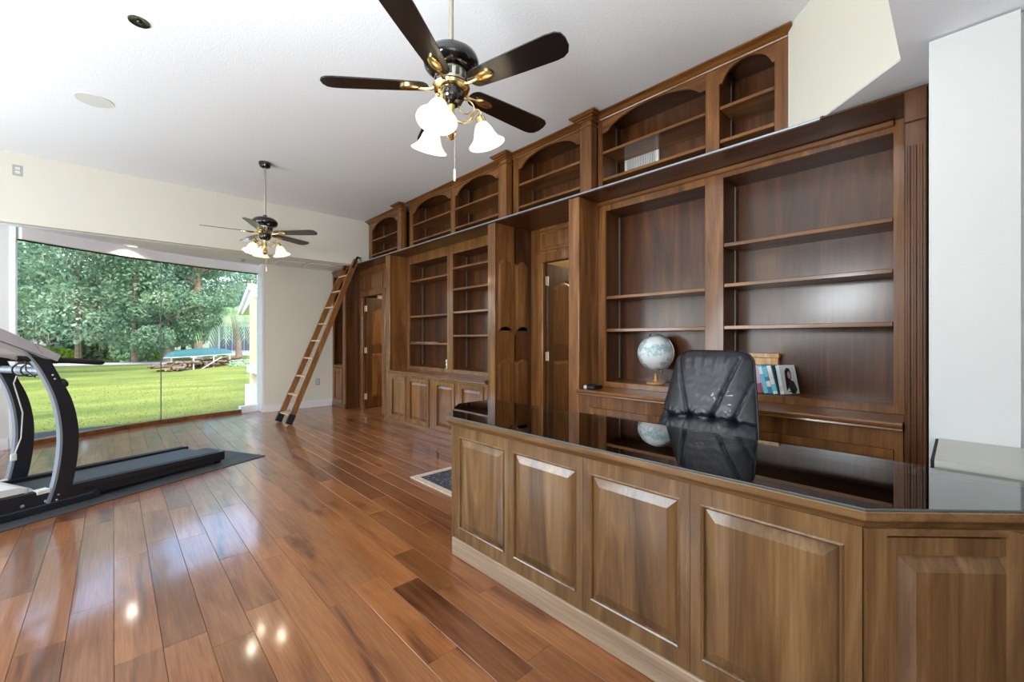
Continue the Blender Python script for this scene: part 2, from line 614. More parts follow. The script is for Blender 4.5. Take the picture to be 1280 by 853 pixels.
def arch_rect(u0, u1, v0, v1, rise, bottom=0.0, n=8):
    """a panel outline with a cathedral top, and optionally a hollow foot"""
    u0, u1 = min(u0, u1), max(u0, u1)
    pts = []
    for k in range(n + 1):
        t = k / n
        pts.append((u0 + (u1 - u0) * t, v0 + bottom * math.sin(math.pi * t) ** 1.5))
    for k in range(n + 1):
        t = 1 - k / n
        pts.append((u0 + (u1 - u0) * t, v1 - rise + rise * math.sin(math.pi * t) ** 1.5))
    return pts

def raised_panel(outline, frame, mat, parent, name='panel', slope=0.034, back=-0.009, field=0.002, sub=None, local=False):
    """a raised and fielded panel: groove, sloping margin, flat field"""
    m = MB()
    rings = [(outline, -0.02), (outline, back), (inset(outline, 0.006), back), (inset(outline, 0.006 + slope), field - 0.001),
             (inset(outline, 0.009 + slope), field)]
    m.loops([[frame(u, v, n) for u, v in o] for o, n in rings])
    return m.build(name, mat, parent, local=local)

def holed(m, frame, u0, u1, v0, v1, holes, n0, n1):
    """a board with rectangular openings, built from strips (columns between the hole edges)"""
    us = sorted({u0, u1, *[h[0] for h in holes], *[h[1] for h in holes]})
    for a, b in zip(us, us[1:]):
        hs = sorted([h for h in holes if h[0] <= a + 1e-6 and h[1] >= b - 1e-6], key=lambda h: h[2])
        z = v0
        for h in hs:
            if h[2] - z > 1e-4:
                m.prism(rect(a, b, z, h[2]), frame, n0, n1)
            z = h[3]
        if v1 - z > 1e-4:
            m.prism(rect(a, b, z, v1), frame, n0, n1)
    return m

# ------------------------------------------------------------------ room shell
CEIL = 3.34
LOW = 2.555
HEAD_Y = 7.23
WALLX = 3.66
LEFTX = -3.2
BACKY = -3.2

# walls
struct(MB().box(LEFTX, WALLX, HEAD_Y, HEAD_Y + .12, LOW, CEIL + .05).build('wall_header', M['wall']))
# the wall behind the bookcases, with its two door openings
m = MB()
holed(m, f_negx(WALLX), BACKY, 8.35, 0, CEIL + .05, [(6.50, 7.62, 0, 2.10), (2.44, 3.52, 0, 2.20)], -.10, 0)
struct(m.build('wall_right', M['wall']))
# left wall with three tall window openings, wall behind with two
m = MB()
holed(m, f_negx(LEFTX), BACKY, 7.45, 0, CEIL + .05, [(y - .85, y + .85, .5, 2.6) for y in (2.9, 5.2)], -.0, .12)
struct(m.build('wall_left', M['wallw']))
m = MB()
holed(m, lambda u, v, n: Vector((u, BACKY - n, v)), LEFTX, WALLX, 0, LOW, [(-2.55, -.65, .45, 2.45)], 0, .12)
struct(m.build('wall_back', M['wallw']))
# pier that the bookcase dies into, and the wall running on from it
m = MB()
m.box(2.60, WALLX, -.165, .093, 0, LOW)
struct(m.build('wall_pier', M['wallw']))
struct(MB().box(2.63, WALLX, BACKY, -.167, 0, LOW).build('wall_side', M['wallw']))
# angled wall over the lower ceiling
m = MB()
m.loops([[(2.68, .19, LOW + .012), (3.275, .785, LOW + .012), (3.275, .735, LOW + .012), (2.73, .19, LOW + .012)],
         [(2.68, .19, CEIL + .04), (3.275, .785, CEIL + .04), (3.275, .735, CEIL + .04), (2.73, .19, CEIL + .04)]])
m.box(3.27, WALLX, .735, .783, LOW + .012, CEIL + .04)
struct(m.build('wall_angled', M['wall']))
struct(MB().box(LEFTX, 2.69, .15, .188, LOW + .012, CEIL + .04).build('wall_drop', M['wall']))
# ceilings
struct(MB().box(LEFTX - .1, WALLX + .1, .1, HEAD_Y + .12, CEIL, CEIL + .06).build('ceiling', M['ceil']))
m = MB()
low = [(LEFTX, BACKY), (WALLX, BACKY), (WALLX, 1.165), (2.685, .19), (LEFTX, .188)]
m.loops([[(x, y, LOW + .008) for x, y in low], [(x, y, LOW + .05) for x, y in low]])
struct(m.build('ceiling_low', M['alcove']))

# bow window of the alcove: plan curve of the glass
BOW = [(-.800, 7.46), (-.50, 7.66), (-.213, 7.83), (.115, 8.01), (.514, 8.18), (.90, 8.30), (1.28, 8.38), (1.58, 8.44), (1.845, 8.49)]
m = MB()
alc = [(LEFTX, HEAD_Y + .10), (WALLX, HEAD_Y + .10), (WALLX, 8.6)] + [(x, y + .12) for x, y in BOW[::-1]] + [(-.84, 7.56), (LEFTX, 7.56)]
m.loops([[(x, y, LOW - .004) for x, y in alc], [(x, y, LOW + .05) for x, y in alc]])
struct(m.build('ceiling_alcove', M['alcove']))
# alcove walls
struct(MB().box(LEFTX, -.835, 7.44, 7.56, 0, LOW).build('wall_alcove_left', M['wallw']))
m = MB()
m.box(1.885, WALLX, 8.20, 8.60, 0, LOW)
struct(m.build('wall_alcove_right', M['wall']))
struct(MB().box(1.845, 1.885, 8.195, 8.56, 0, LOW, .004).build('trim_window_right', M['trim']))
struct(MB().box(-.868, -.815, 7.43, 7.53, 0, LOW, .004).build('trim_window_left', M['trim']))
struct(MB().box(1.885, 3.02, 8.18, 8.20, 0, .125, .004).build('baseboard_alcove', M['trim']))
struct(MB().box(LEFTX, -.868, 7.42, 7.44, 0, .125, .004).build('baseboard_left', M['trim']))

def ribbon(curve, t0, t1, z0, z1):
    """a strip of section (t0..t1) x (z0..z1) swept along a plan curve; t is measured outwards (+Y side)"""
    rings = []
    n = len(curve)
    for i, p in enumerate(curve):
        a = Vector(curve[max(0, i - 1)])
        b = Vector(curve[min(n - 1, i + 1)])
        d = (b - a).normalized()
        nn = Vector((-d.y, d.x))
        P = Vector(p)
        rings.append([tuple(P + nn * t) + (z,) for t, z in ((t0, z0), (t1, z0), (t1, z1), (t0, z1))])
    return MB().loops(rings)

win = thing('window_1', (.5, 8.18, 0), kind='structure')
for a, b in ((0, 5), (4, 9)):
    seg = BOW[a:b]
    ribbon(seg, 0, .012, .05, 2.41).build('glass_pane', M['glass'], win)
p4 = BOW[4]
MB().box(p4[0] - .006, p4[0] + .006, p4[1] - .012, p4[1] + .018, .05, 2.41).build('glass_joint', M['glassedge'], win)
ribbon(BOW, -.06, .10, 2.415, LOW - .004).build('head_beam', M['trim'], win)
ribbon(BOW, -.005, .02, 2.400, 2.418).build('head_channel', M['dark'], win)
ribbon(BOW[:8], -.035, .08, 0, .058).build('sill', M['bkY'], win)
ribbon(BOW[7:], -.035, .08, 0, .11).build('sill_block', M['trim'], win)

def sash(n, frame, u0, u1, v0, v1):
    w = thing('window_%d' % n, tuple(frame((u0 + u1) / 2, v0, 0)), kind='structure')
    m = MB()
    holed(m, frame, u0, u1, v0, v1, [(u0 + .06, (u0 + u1) / 2 - .025, v0 + .06, v1 - .06), ((u0 + u1) / 2 + .025, u1 - .06, v0 + .06, v1 - .06)], -.06, .0)
    m.build('window_frame', M['trim'], w)
    for a, b in ((u0 + .06, (u0 + u1) / 2 - .025), ((u0 + u1) / 2 + .025, u1 - .06)):
        MB().prism(rect(a, b, v0 + .06, v1 - .06), frame, -.036, -.030).build('glass_pane', M['glass'], w)
fl_ = lambda u, v, n: Vector((LEFTX + n, u, v))
fb_ = lambda u, v, n: Vector((u, BACKY + n, v))
sash(2, fl_, 2.05, 3.75, .5, 2.6)
sash(3, fl_, 4.35, 6.05, .5, 2.6)
sash(4, fb_, -2.55, -.65, .45, 2.45)

# ------------------------------------------------------------------ plank floor
floor = struct(MB().box(LEFTX, WALLX, BACKY, 8.6, -.06, -.012).build('floor', M['dark']))
PW = .1455
planks = []
rnd = random.Random(11)
def bow_y(x):
    if x < -.83:
        return 7.43
    if x > 1.84:
        return 8.19
    for (xa, ya), (xb, yb) in zip(BOW, BOW[1:]):
        if xa <= x <= xb:
            return ya + (yb - ya) * (x - xa) / (xb - xa)
    return 7.46
dirv = Vector((math.sin(YAW), math.cos(YAW)))
rgt = Vector((math.cos(YAW), -math.sin(YAW)))
nrow = int((WALLX - LEFTX) / PW) + 1
for r in range(nrow):
    x0 = LEFTX + r * PW
    x1 = min(x0 + PW, WALLX)
    yend = min(8.5, max(bow_y(x0), bow_y(x1)) + .02)
    y = BACKY - rnd.random() * .8
    while y < yend:
        L = rnd.choice((.42, .6, .75, .9, 1.05, 1.2)) + rnd.random() * .1
        y1 = min(y + L, yend)
        if y1 > BACKY and y1 - y > .02:
            planks.append((x0, x1, max(y, BACKY), y1, rnd.random()))
        y = y1
def seen(pk):
    c = Vector(((pk[0] + pk[1]) / 2, (pk[2] + pk[3]) / 2))
    dep = c.dot(dirv)
    if dep < .3:
        return None
    px = 640 + 528 * c.dot(rgt) / dep
    py = 425 + 528 * 1.25 / dep
    if px < -60 or px > 1330 or py > 960:
        return None
    if c.x > 1.50 and c.y < 2.05:      # under and behind the desk
        return None
    if c.x > 3.03 and not (6.1 < c.y < 7.5):
        return None
    return dep
def plank_verts(pk, off):
    x0, x1, y0, y1, t = pk
    g, e = .0004, .0016
    ox, oy, oz = off
    lo = [(x0 + g, y0 + g, -.012), (x1 - g, y0 + g, -.012), (x1 - g, y1 - g, -.012), (x0 + g, y1 - g, -.012)]
    mid = [(x, yv, -.0016) for x, yv, _ in lo]
    hi = [(x0 + e, y0 + e, 0), (x1 - e, y0 + e, 0), (x1 - e, y1 - e, 0), (x0 + e, y1 - e, 0)]
    return [(a - ox, b - oy, c - oz) for a, b, c in lo + mid + hi]
PF = [(11, 10, 9, 8)[::-1]] + [(a + i, a + (i + 1) % 4, a + 4 + (i + 1) % 4, a + 4 + i) for a in (0, 4) for i in range(4)]
def plank_obj(name, lst):
    verts, faces, tint = [], [], []
    off = BASE['floor']
    for pk in lst:
        k = len(verts)
        verts += plank_verts(pk, off)
        faces += [tuple(i + k for i in f) for f in PF]
        tint += [pk[4]] * len(PF)
    me = bpy.data.meshes.new(name)
    me.from_pydata(verts, [], faces)
    a = me.attributes.new('tint', 'FLOAT', 'FACE')
    a.data.foreach_set('value', tint)
    me.materials.append(M['floor'])
    o = bpy.data.objects.new(name, me)
    COL.objects.link(o)
    o.parent = floor
    return o
ranked = sorted([(seen(p), i) for i, p in enumerate(planks) if seen(p) is not None])
near = {i for _, i in ranked[:295]}
for i in sorted(near):
    plank_obj('plank', [planks[i]])
rest = plank_obj('far_planks', [p for i, p in enumerate(planks) if i not in near])
rest['kind'] = 'stuff'

# ------------------------------------------------------------------ hall behind the doors
struct(MB().box(WALLX + .1, 6.2, 1.6, 8.4, -.05, 0).build('floor_hall', M['bkY']))
struct(MB().box(6.2, 6.3, 1.5, 8.4, 0, 2.6).build('wall_hall', M['hall']))
struct(MB().box(WALLX + .1, 6.3, 1.5, 1.6, 0, 2.6).build('wall_hall_near', M['hall']))
struct(MB().box(WALLX + .1, 6.3, 8.38, 8.48, 0, 2.6).build('wall_hall_far', M['hall']))
struct(MB().box(WALLX + .1, 6.3, 1.5, 8.48, 2.5, 2.6).build('ceiling_hall', M['hall']))
for yy in (3.4, 6.6):
    hl = thing('hall_light', (5.0, yy, 2.40), 'domed ceiling light of the hall behind the %s panelled door' % ('nearer' if yy < 5 else 'farther'), 'light')
    MB().lathe([(.16, 2.5), (.16, 2.485), (.14, 2.455), (.08, 2.43), (.0, 2.42)], (5.0, yy, 0), 20).build('lamp_dome', M['bulb'], hl)
    lamp('hall_bulb', 'POINT', (5.0, yy, 2.3), (0, 0, 0), 30, (1.0, .86, .62), shadow_soft_size=.12)

# ------------------------------------------------------------------ bookcase run
FX = 3.03      # front plane of pilasters and base cabinets
SX = 3.33      # front plane of the open shelves
BX = 3.62      # sheet back
TOPZ = 2.535   # underside of the long ledge

def shelf_unit(name, label, y0, y1, zb, zt, bays, shelves, sx=SX, bx=BX, stdz=True):
    """open shelving: face frame with bays, backs, sides, shelves, shelf standards"""
    t = thing(name, (sx, (y0 + y1) / 2, zb), label, 'bookcase')
    m = MB()
    holed(m, f_negx(sx), y0, y1, zb, zt, [(b[0], b[1], b[2], b[3]) for b in bays], -.022, 0)
    m.build('face_frame', M['bkZ'], t)
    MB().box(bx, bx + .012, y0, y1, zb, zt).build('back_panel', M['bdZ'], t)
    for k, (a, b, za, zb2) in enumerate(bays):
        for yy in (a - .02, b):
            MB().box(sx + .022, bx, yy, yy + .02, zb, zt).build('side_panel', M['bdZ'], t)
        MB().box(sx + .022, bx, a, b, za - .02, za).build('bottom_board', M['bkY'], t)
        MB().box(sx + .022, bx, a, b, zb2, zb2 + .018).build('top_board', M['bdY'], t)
        for z in shelves[k]:
            MB().box(sx + .004, bx - .004, a + .003, b - .003, z - .014, z + .014, .003).build('shelf', M['bkY'], t)
        if stdz:
            for yy in (a + .004, b - .010):
                MB().box(bx - .075, bx - .055, yy - .004 if yy > (a + b) / 2 else yy - .004, yy + .006, za + .02, zb2 - .02).build('shelf_standard', M['stdm'], t)
    return t

def pilaster(label, y0, y1, z0, z1, x0=FX, x1=SX):
    t = thing('pilaster', ((x0 + x1) / 2, (y0 + y1) / 2, 0), label, 'pilaster', 'tall pilasters of the bookcase run')
    MB().box(x0, x1, y0, y1, z0, z1, .004).build('shaft', M['bkZ'], t)
    MB().box(x0 - .014, x0 + .03, y0 - .010, y1 + .010, 0, .095, .004).build('plinth_block', M['bkZ'], t)
    return t

def base_cabinet(name, label, y0, y1, ztop, doors, kind='door'):
    t = thing(name, (FX, (y0 + y1) / 2, 0), label, 'cabinet')
    m = MB()
    m.box(FX + .02, SX + .25, y0, y1, .085, ztop)
    m.build('carcass', M['bkZ'], t)
    m = MB()
    holed(m, f_negx(FX), y0, y1, .085, ztop, [(a + .004, b - .004, c + .004, d - .004) for a, b, c, d in doors], -.02, 0)
    m.build('face_frame', M['bkZ'], t)
    MB().box(FX - .012, FX + .02, y0, y1, 0, .085, .004).build('plinth', M['bkY'], t)
    for a, b, c, d in doors:
        w = .055
        m = MB()
        g = .006
        holed(m, f_negx(FX), a + g, b - g, c + g, d - g, [(a + w, b - w, c + w, d - w)], -.012, .012)
        dd = m.build(kind, M['bkZ'], t)
        raised_panel(rect(a + w, b - w, c + w, d - w), f_negx(FX + .004), M['bkZ'], dd, slope=.03)
    return t

def counter(name, label, y0, y1, z, x0):
    """worktop with a moulded nose"""
    prof = [(SX + .02, z - .035), (x0 + .035, z - .035), (x0 + .03, z - .046), (x0 + .012, z - .04), (x0 + .014, z - .03), (x0 + .002, z - .022), (x0, z - .010), (x0 + .006, z), (SX + .02, z)]
    m = MB()
    m.loops([[(x, y, zz) for x, zz in prof] for y in (y0, y1)])
    o = m.build(name, M['bkY'])
    return tag(o, label, 'countertop')

# far narrow unit (under the alcove ceiling)
A0, A1 = 7.585, 8.19
t = thing('tall_bookcase', (FX, 7.88, 0), 'narrow tall bookcase in the far corner behind the ladder, one low door', 'bookcase')
m = MB()
holed(m, f_negx(FX), A0, A1, 0, 2.50, [(7.70, 8.13, .09, .735), (7.70, 8.13, .785, 2.42)], -.022, 0)
m.build('face_frame', M['bkZ'], t)
MB().box(FX + .022, SX - .03, A0, A0 + .02, 0, 2.50).build('side_panel', M['bdZ'], t)
MB().box(FX + .022, SX, A1 - .02, A1, 0, 2.50).build('side_panel', M['bdZ'], t)
MB().box(SX - .02, SX, A0 + .02, A1 - .02, 0, 2.50).build('back_panel', M['bdZ'], t)
MB().box(FX + .01, SX - .02, A0 + .02, A1 - .02, .735, .785).build('shelf', M['bkY'], t)
MB().box(FX - .012, SX, A0 + .004, A1, 2.50, 2.535).build('top_board', M['bdY'], t)
MB().box(FX - .012, SX, 7.232, A0, 2.505, 2.535).build('top_bridge', M['bdY'], t)
m = MB()
holed(m, f_negx(FX), 7.706, 8.124, .096, .729, [(7.755, 8.075, .15, .675)], -.012, .010)
dd = m.build('door', M['bkZ'], t)
raised_panel(rect(7.755, 8.075, .15, .675), f_negx(FX + .004), M['bkZ'], dd)
MB().box(FX - .01, FX + .02, A0, A1, 0, .085, .004).build('plinth', M['bkY'], t)

# door openings in the run: surround, over-panel, leaf standing open into the hall
def door_set(n, xf, y_in, y_out, ztop, zh0, zh1, ysurr0, ysurr1, leaf_ang):
    """y_out: hinge jamb (far side), y_in: near jamb"""
    d = thing('door_%d' % n, (xf, y_out, 0), kind='structure')
    m = MB()
    holed(m, f_negx(xf), ysurr0, ysurr1, 0, TOPZ, [(y_in, y_out, 0, ztop)], -.03, 0)
    m.build('surround', M['bkZ'], d)
    m = MB()
    m.box(xf - .022, xf, y_out - .006, y_out + .105, 0, ztop + .09, .006)
    m.box(xf - .022, xf, y_in - .105, y_in + .006, 0, ztop + .09, .006)
    m.box(xf - .024, xf, y_in - .105, y_out + .105, ztop - .006, ztop + .095, .006)
    m.build('casing', M['bkZ'], d)
    m = MB()
    m.box(xf + .03, xf + .075, y_out, y_out + .02, 0, ztop)
    m.box(xf + .03, xf + .075, y_in - .02, y_in, 0, ztop)
    m.box(xf + .03, xf + .075, y_in - .02, y_out + .02, ztop, ztop + .02)
    m.build('jamb', M['bdZ'], d)
    m = MB()
    a, b = y_in + .02, y_out + .06
    holed(m, f_negx(xf), a - .02, b + .02, zh0 - .02, zh1 + .02, [(a, b, zh0, zh1)], 0, .014)
    m.build('panel_moulding', M['bkY'], d)
    raised_panel(rect(a, b, zh0, zh1), f_negx(xf - .004), M['bkZ'], d, name='over_panel', slope=.02)
    # leaf
    W = y_out - y_in - .02
    hx, hy = xf + .055, y_out - .024
    fr = f_dir((hx, hy), leaf_ang)
    zt = ztop - .012
    st = .11
    up = arch_rect(st, W - st, 1.16, zt - .16, .10)
    lo = rect(st, W - st, .20, 1.0)
    m = MB()
    holed(m, fr, 0, W, .01, zt, [(st, W - st, .20, 1.0), (st, W - st, 1.16, zt - .16)], -.04, 0)
    # spandrels that close the corners above the arched panel
    top = [(u, v) for u, v in up[9:]]
    for i in range(len(top) - 1):
        (ua, va), (ub, vb) = top[i], top[i + 1]
        m.prism([(ub, vb), (ua, va), (ua, zt - .159), (ub, zt - .159)], fr, -.03, 0)
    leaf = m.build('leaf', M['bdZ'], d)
    raised_panel(up, fr, M['bkZ'], leaf, slope=.03)
    raised_panel(lo, fr, M['bkZ'], leaf, slope=.03)
    for z in (.22, 1.06, zt - .2):
        m = MB()
        m.prism(rect(-.045, .0, z - .05, z + .05), fr, -.004, .003)
        m.tube([fr(-.006, z - .055, .006), fr(-.006, z + .055, .006)], .007, 8)
        m.build('hinge', M['hinge'], d)
    fk = fr(W - .07, .98, .0)
    nn = fr(0, 0, 1) - fr(0, 0, 0)
    m = MB()
    m.lathe([(.028, 0), (.028, .008), (.010, .012), (.010, .03), (.026, .042), (.028, .055), (.018, .066), (0, .068)], fk, 14, axis=nn)
    m.build('knob', M['brass'], leaf, smooth=True)
    return d

d1 = door_set(1, 3.30, 6.66, 7.44, 2.03, 2.135, 2.42, 6.033, 7.585, R(8))
d2 = door_set(2, 3.60, 2.52, 3.29, 2.14, 2.285, 2.485, 2.46, 3.482, R(7))
# panelled return of the second recess (a mock pair of doors)
ret = MB()
ret.box(SX + .02, 3.60, 3.484, 3.50, 0, TOPZ)
retp = ret.build('return_board', M['bdZ'], d2)
fr = f_negy(3.484)
for a, b in ((3.065, 3.290), (3.335, 3.560)):
    raised_panel(arch_rect(a, b, 1.31, 2.17, .06, .05), fr, M['bkZ'], retp, slope=.03, field=.012, back=-.006)
    raised_panel(arch_rect(a, b, .22, 1.04, .04, 0), fr, M['bkZ'], retp, slope=.03, field=.012, back=-.006)

# middle unit: base, worktop, shelves with two pilasters
tb = base_cabinet('base_cabinet', 'low four-door base cabinet under the middle bookcase, left of the desk', 3.61, 5.90, .752,
                  [(5.41, 5.866, .09, .722), (4.80, 5.345, .09, .722), (4.225, 4.672, .09, .722), (3.672, 4.13, .09, .722)])
counter('worktop', 'worn timber worktop running below the middle shelves', 3.608, 5.90, .798, 2.985)
t = shelf_unit('shelf_bookcase', 'middle open bookcase with a three-shelf bay beside a four-shelf bay', 3.61, 5.96, .80, TOPZ,
               [(4.826, 5.839, .85, 2.41), (3.70, 4.695, .85, 2.41)], [(2.145, 1.602, 1.193), (2.212, 1.927, 1.617, 1.303)])
pilaster('tall square pilaster between the far doorway and the middle bookcase', 5.902, 6.031, 0, TOPZ)
pilaster('tall square pilaster between the middle bookcase and the panelled doorway', 3.486, 3.606, 0, TOPZ)

# right unit
base_cabinet('base_cabinet', 'low dark base cabinet with wide panels, behind the desk and black chair', .205, 2.335, .765,
             [(1.29, 2.222, .11, .668), (.237, 1.17, .11, .668)], kind='front')
counter('worktop', 'dark timber worktop that carries the globe, behind the black chair', .205, 2.335, .813, 2.975)
t = shelf_unit('shelf_bookcase', 'right-hand open bookcase holding the globe and books, behind the desk', .20, 2.335, .815, TOPZ,
               [(1.352, 2.261, .862, 2.446), (.267, 1.219, .862, 2.468)], [(1.640, 1.338), (1.960, 1.658, 1.342)])
pilaster('tall square pilaster between the panelled doorway and the globe shelves', 2.339, 2.458, 0, TOPZ)
t2 = thing('pilaster', (3.16, .158, 0), 'dark fluted pilaster closing the bookcases against the white wall', 'pilaster', 'tall pilasters of the bookcase run')
m = MB()
m.box(3.0, SX, .116, .199, 0, TOPZ, .004)
for yy in (.135, .158, .181):
    m.box(2.992, 3.004, yy - .006, yy + .006, .12, TOPZ - .28, .003)
m.box(2.985, SX, .114, .199, TOPZ - .16, TOPZ, .004)
m.build('fluted_shaft', M['bdZ'], t2)
m = MB()
m.box(SX - .026, SX + .004, .262, 2.335, 2.50, 2.535, .006)
m.build('top_moulding', M['bkY'], t)

# long ledge over the run, with the ladder rail along its edge
led = thing('ledge', (3.3, 3.7, TOPZ), 'long dark ledge that runs over all the lower bookcases under the arched ones', 'ledge')
MB().box(FX - .012, BX + .02, .10, 7.225, TOPZ, TOPZ + .016).build('ledge_board', M['bdY'], led)
MB().box(FX - .03, FX - .012, .10, .56, TOPZ, TOPZ + .017, .006).build('edge_moulding', M['bdY'], led)
MB().tube([(FX - .016, .56, TOPZ + .012), (FX - .016, 7.22, TOPZ + .012)], .008, 8).build('ladder_rail', M['steel'], led, smooth=True)
MB().lathe([(.011, 0), (.013, .006), (.013, .016), (0, .018)], (FX - .016, .562, TOPZ + .012), 10, axis=(0, -1, 0)).build('rail_end_cap', M['black'], led)

# arched upper bookcases
UX, UB = 3.30, 3.60
UZ0, UZ1 = TOPZ + .017, 3.335
def arch_bottom(a, b, zs, za, n=22):
    """lower edge of the arched valance, from a to b"""
    pts = []
    for i in range(n + 1):
        s = i / n
        u = a + (b - a) * s
        q = (s - .5) / .43
        z = zs + (za - zs) * (math.sqrt(max(0, 1 - q * q)) if abs(q) < 1 else 0)
        pts.append((u, z))
    return pts

def upper_unit(label, y0, y1, bays, pil=None, end_stile=0.0):
    t = thing('arched_bookcase', (UX, (y0 + y1) / 2, UZ0), label, 'bookcase', 'arched bookcases above the ledge')
    frm = f_negx(UX)
    holes = [(a, b, UZ0 + .02, 3.292) for a, b in bays]
    m = MB()
    holed(m, frm, y0, y1, UZ0, 3.315, holes, -.022, 0)
    m.build('face_frame', M['bkZ'], t)
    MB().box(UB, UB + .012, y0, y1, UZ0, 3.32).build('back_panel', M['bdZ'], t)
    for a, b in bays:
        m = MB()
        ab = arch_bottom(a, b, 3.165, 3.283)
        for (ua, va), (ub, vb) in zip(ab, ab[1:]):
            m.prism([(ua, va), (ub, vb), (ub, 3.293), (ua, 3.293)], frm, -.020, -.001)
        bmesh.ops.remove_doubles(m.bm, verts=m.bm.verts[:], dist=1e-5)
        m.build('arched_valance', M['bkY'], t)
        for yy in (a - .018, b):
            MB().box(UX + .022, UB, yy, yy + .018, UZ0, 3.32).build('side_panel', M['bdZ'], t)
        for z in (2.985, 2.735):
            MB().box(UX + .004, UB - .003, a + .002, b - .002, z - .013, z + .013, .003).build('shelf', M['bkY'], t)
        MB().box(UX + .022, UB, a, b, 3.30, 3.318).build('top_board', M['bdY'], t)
        for yy in (a + .004, b - .012):
            MB().box(UB - .085, UB - .068, yy, yy + .008, UZ0 + .04, 3.28).build('shelf_standard', M['stdm'], t)
    # crown
    prof = [(UX, 3.285), (UX - .010, 3.287), (UX - .014, 3.296), (UX - .026, 3.300), (UX - .045, 3.313), (UX - .068, 3.322), (UX - .080, 3.324), (UX - .080, 3.335), (UX, 3.335)]
    m = MB()
    m.loops([[(x, y, z) for x, z in prof] for y in (y0 - (.03 if end_stile else 0), y1)])
    m.build('crown_moulding', M['bkY'], t)
    if pil:
        p0, p1 = pil
        m = MB()
        m.box(3.205, UX, p0, p1, UZ0, 3.30, .004)
        pl = m.build('pilaster', M['bkZ'], t)
        m = MB()
        for k, (e, za, zb) in enumerate(((.012, 3.235, 3.252), (.022, 3.285, 3.296), (.042, 3.296, 3.310), (.072, 3.310, 3.322), (.085, 3.322, 3.337))):
            m.box(3.205 - e, UX - .082 if k > 2 else UX, p0 - e, p1 + e, za, zb, .003)
        m.build('capital', M['bkY'], pl)
    return t
upper_unit('arched upper bookcase at the far end of the ledge, one bay above the ladder', 6.005, 7.20, [(6.16, 7.09)], (5.880, 5.995))
upper_unit('arched upper bookcase of two bays, second from the far end of the ledge', 3.615, 5.79, [(4.70, 5.70), (3.735, 4.605)], (3.495, 3.600))
upper_unit('arched upper bookcase of one bay above the panelled door beside the desk', 2.455, 3.48, [(2.535, 3.395)], (2.334, 2.448))
upper_unit('arched upper bookcase nearest the camera, wide bay with vent grille beside a narrow bay', .788, 2.325, [(1.337, 2.276), (.872, 1.237)], None, 1.0)

# air grille in the nearest upper bay
g = thing('vent_grille', (3.57, 2.03, 2.86), 'white slotted air grille at the back of the nearest arched bookcase', 'vent')
y0, y1, z0, z1 = 1.865, 2.212, 2.790, 3.06
m = MB()
holed(m, f_negx(3.585), y0, y1, z0, z1, [(y0 + .028, y1 - .028, z0 + .03, z1 - .03)], -.012, .008)
m.build('grille_frame', M['wplastic'], g)
MB().box(3.594, 3.598, y0 + .02, y1 - .02, z0 + .02, z1 - .02).build('duct', M['dark'], g)
for k in range(17):
    yy = y0 + .036 + k * (y1 - y0 - .072) / 16
    MB().box(3.578, 3.592, yy - .004, yy + .004, z0 + .03, z1 - .03).build('slat', M['wplastic'], g)

# ------------------------------------------------------------------ ladder
lad = thing('library_ladder', (1.83, 6.92, 0), 'long oak library ladder leaning on the ledge rail by the alcove', 'ladder')
F0, F1 = Vector((1.812, 7.10, .0)), Vector((1.856, 6.735, 0))
T0, T1 = Vector((2.985, 7.405, 2.60)), Vector((2.985, 7.02, 2.60))
ax_l = (T0 - F0).normalized()
side = (F0 - F1).normalized()
nl = ax_l.cross(side).normalized()
def lad_bar(m, p, q, w, d):
    a = (q - p).normalized()
    s = (side - a * side.dot(a)).normalized()
    n = a.cross(s)
    m.loops([[c + s * (w / 2 * i) + n * (d / 2 * j) for i, j in ((-1, -1), (1, -1), (1, 1), (-1, 1))] for c in (p, q)])
for P, Q in ((F0, T0), (F1, T1)):
    m = MB()
    lad_bar(m, P + ax_l * .03, Q, .03, .085)
    m.build('rail', M['ladder'], lad)
    m = MB()
    lad_bar(m, P + ax_l * .012, P + ax_l * .16, .036, .092)
    m.build('foot', M['rubber'], lad)
    m = MB()
    top = [Q + nl * 0, Q + Vector((.03, 0, .05)), Q + Vector((.075, 0, .045)), Q + Vector((.085, 0, -.02))]
    m.tube([Q - ax_l * .16] + top, [.022, .022, .022, .018, .014], 8)
    m.build('hook', M['black'], lad, smooth=True)
for k in range(9):
    s = .055 + k * .105
    c0 = F0.lerp(T0, s)
    c1 = F1.lerp(T1, s)
    m = MB()
    a = (c0 - c1).normalized()
    m.loops([[c + Vector((.04 * i, 0, .011 * j)) for i, j in ((-1, -1), (1, -1), (1, 1), (-1, 1))] for c in (c1 + a * .01, c0 - a * .01)])
    m.build('rung', M['rung'], lad)

# ------------------------------------------------------------------ desk
DT = .800      # top of the timber, glass lies above
DX = 1.445     # front plane of the desk body
desk = thing('desk', (1.75, 1.0, 0), 'long panelled reception desk with worn brown timber and angled corners', 'desk')
plan_top = [(1.412, 2.062), (1.43, .168), (1.79, -.192), (2.085, -.192), (2.062, 2.39), (1.74, 2.39)]
def plan_off(pts, d):
    return inset([(x, y) for x, y in pts], d)
ptop = plan_top if sum((a[0] * b[1] - b[0] * a[1]) for a, b in zip(plan_top, plan_top[1:] + plan_top[:1])) > 0 else plan_top[::-1]
m = MB()
prof = [(.034, .748), (.022, .752), (.016, .762), (.008, .770), (.001, .776), (.0, .782), (.0, .797), (.003, DT)]
m.loops([[(x, y, z) for x, y in inset(ptop, d)] for d, z in prof])
m.build('desk_top', M['dkY'], desk)
MB().prism(inset(ptop, .03), f_up(DT - .001), 0, .0012).build('top_veneer', M['top'], desk)
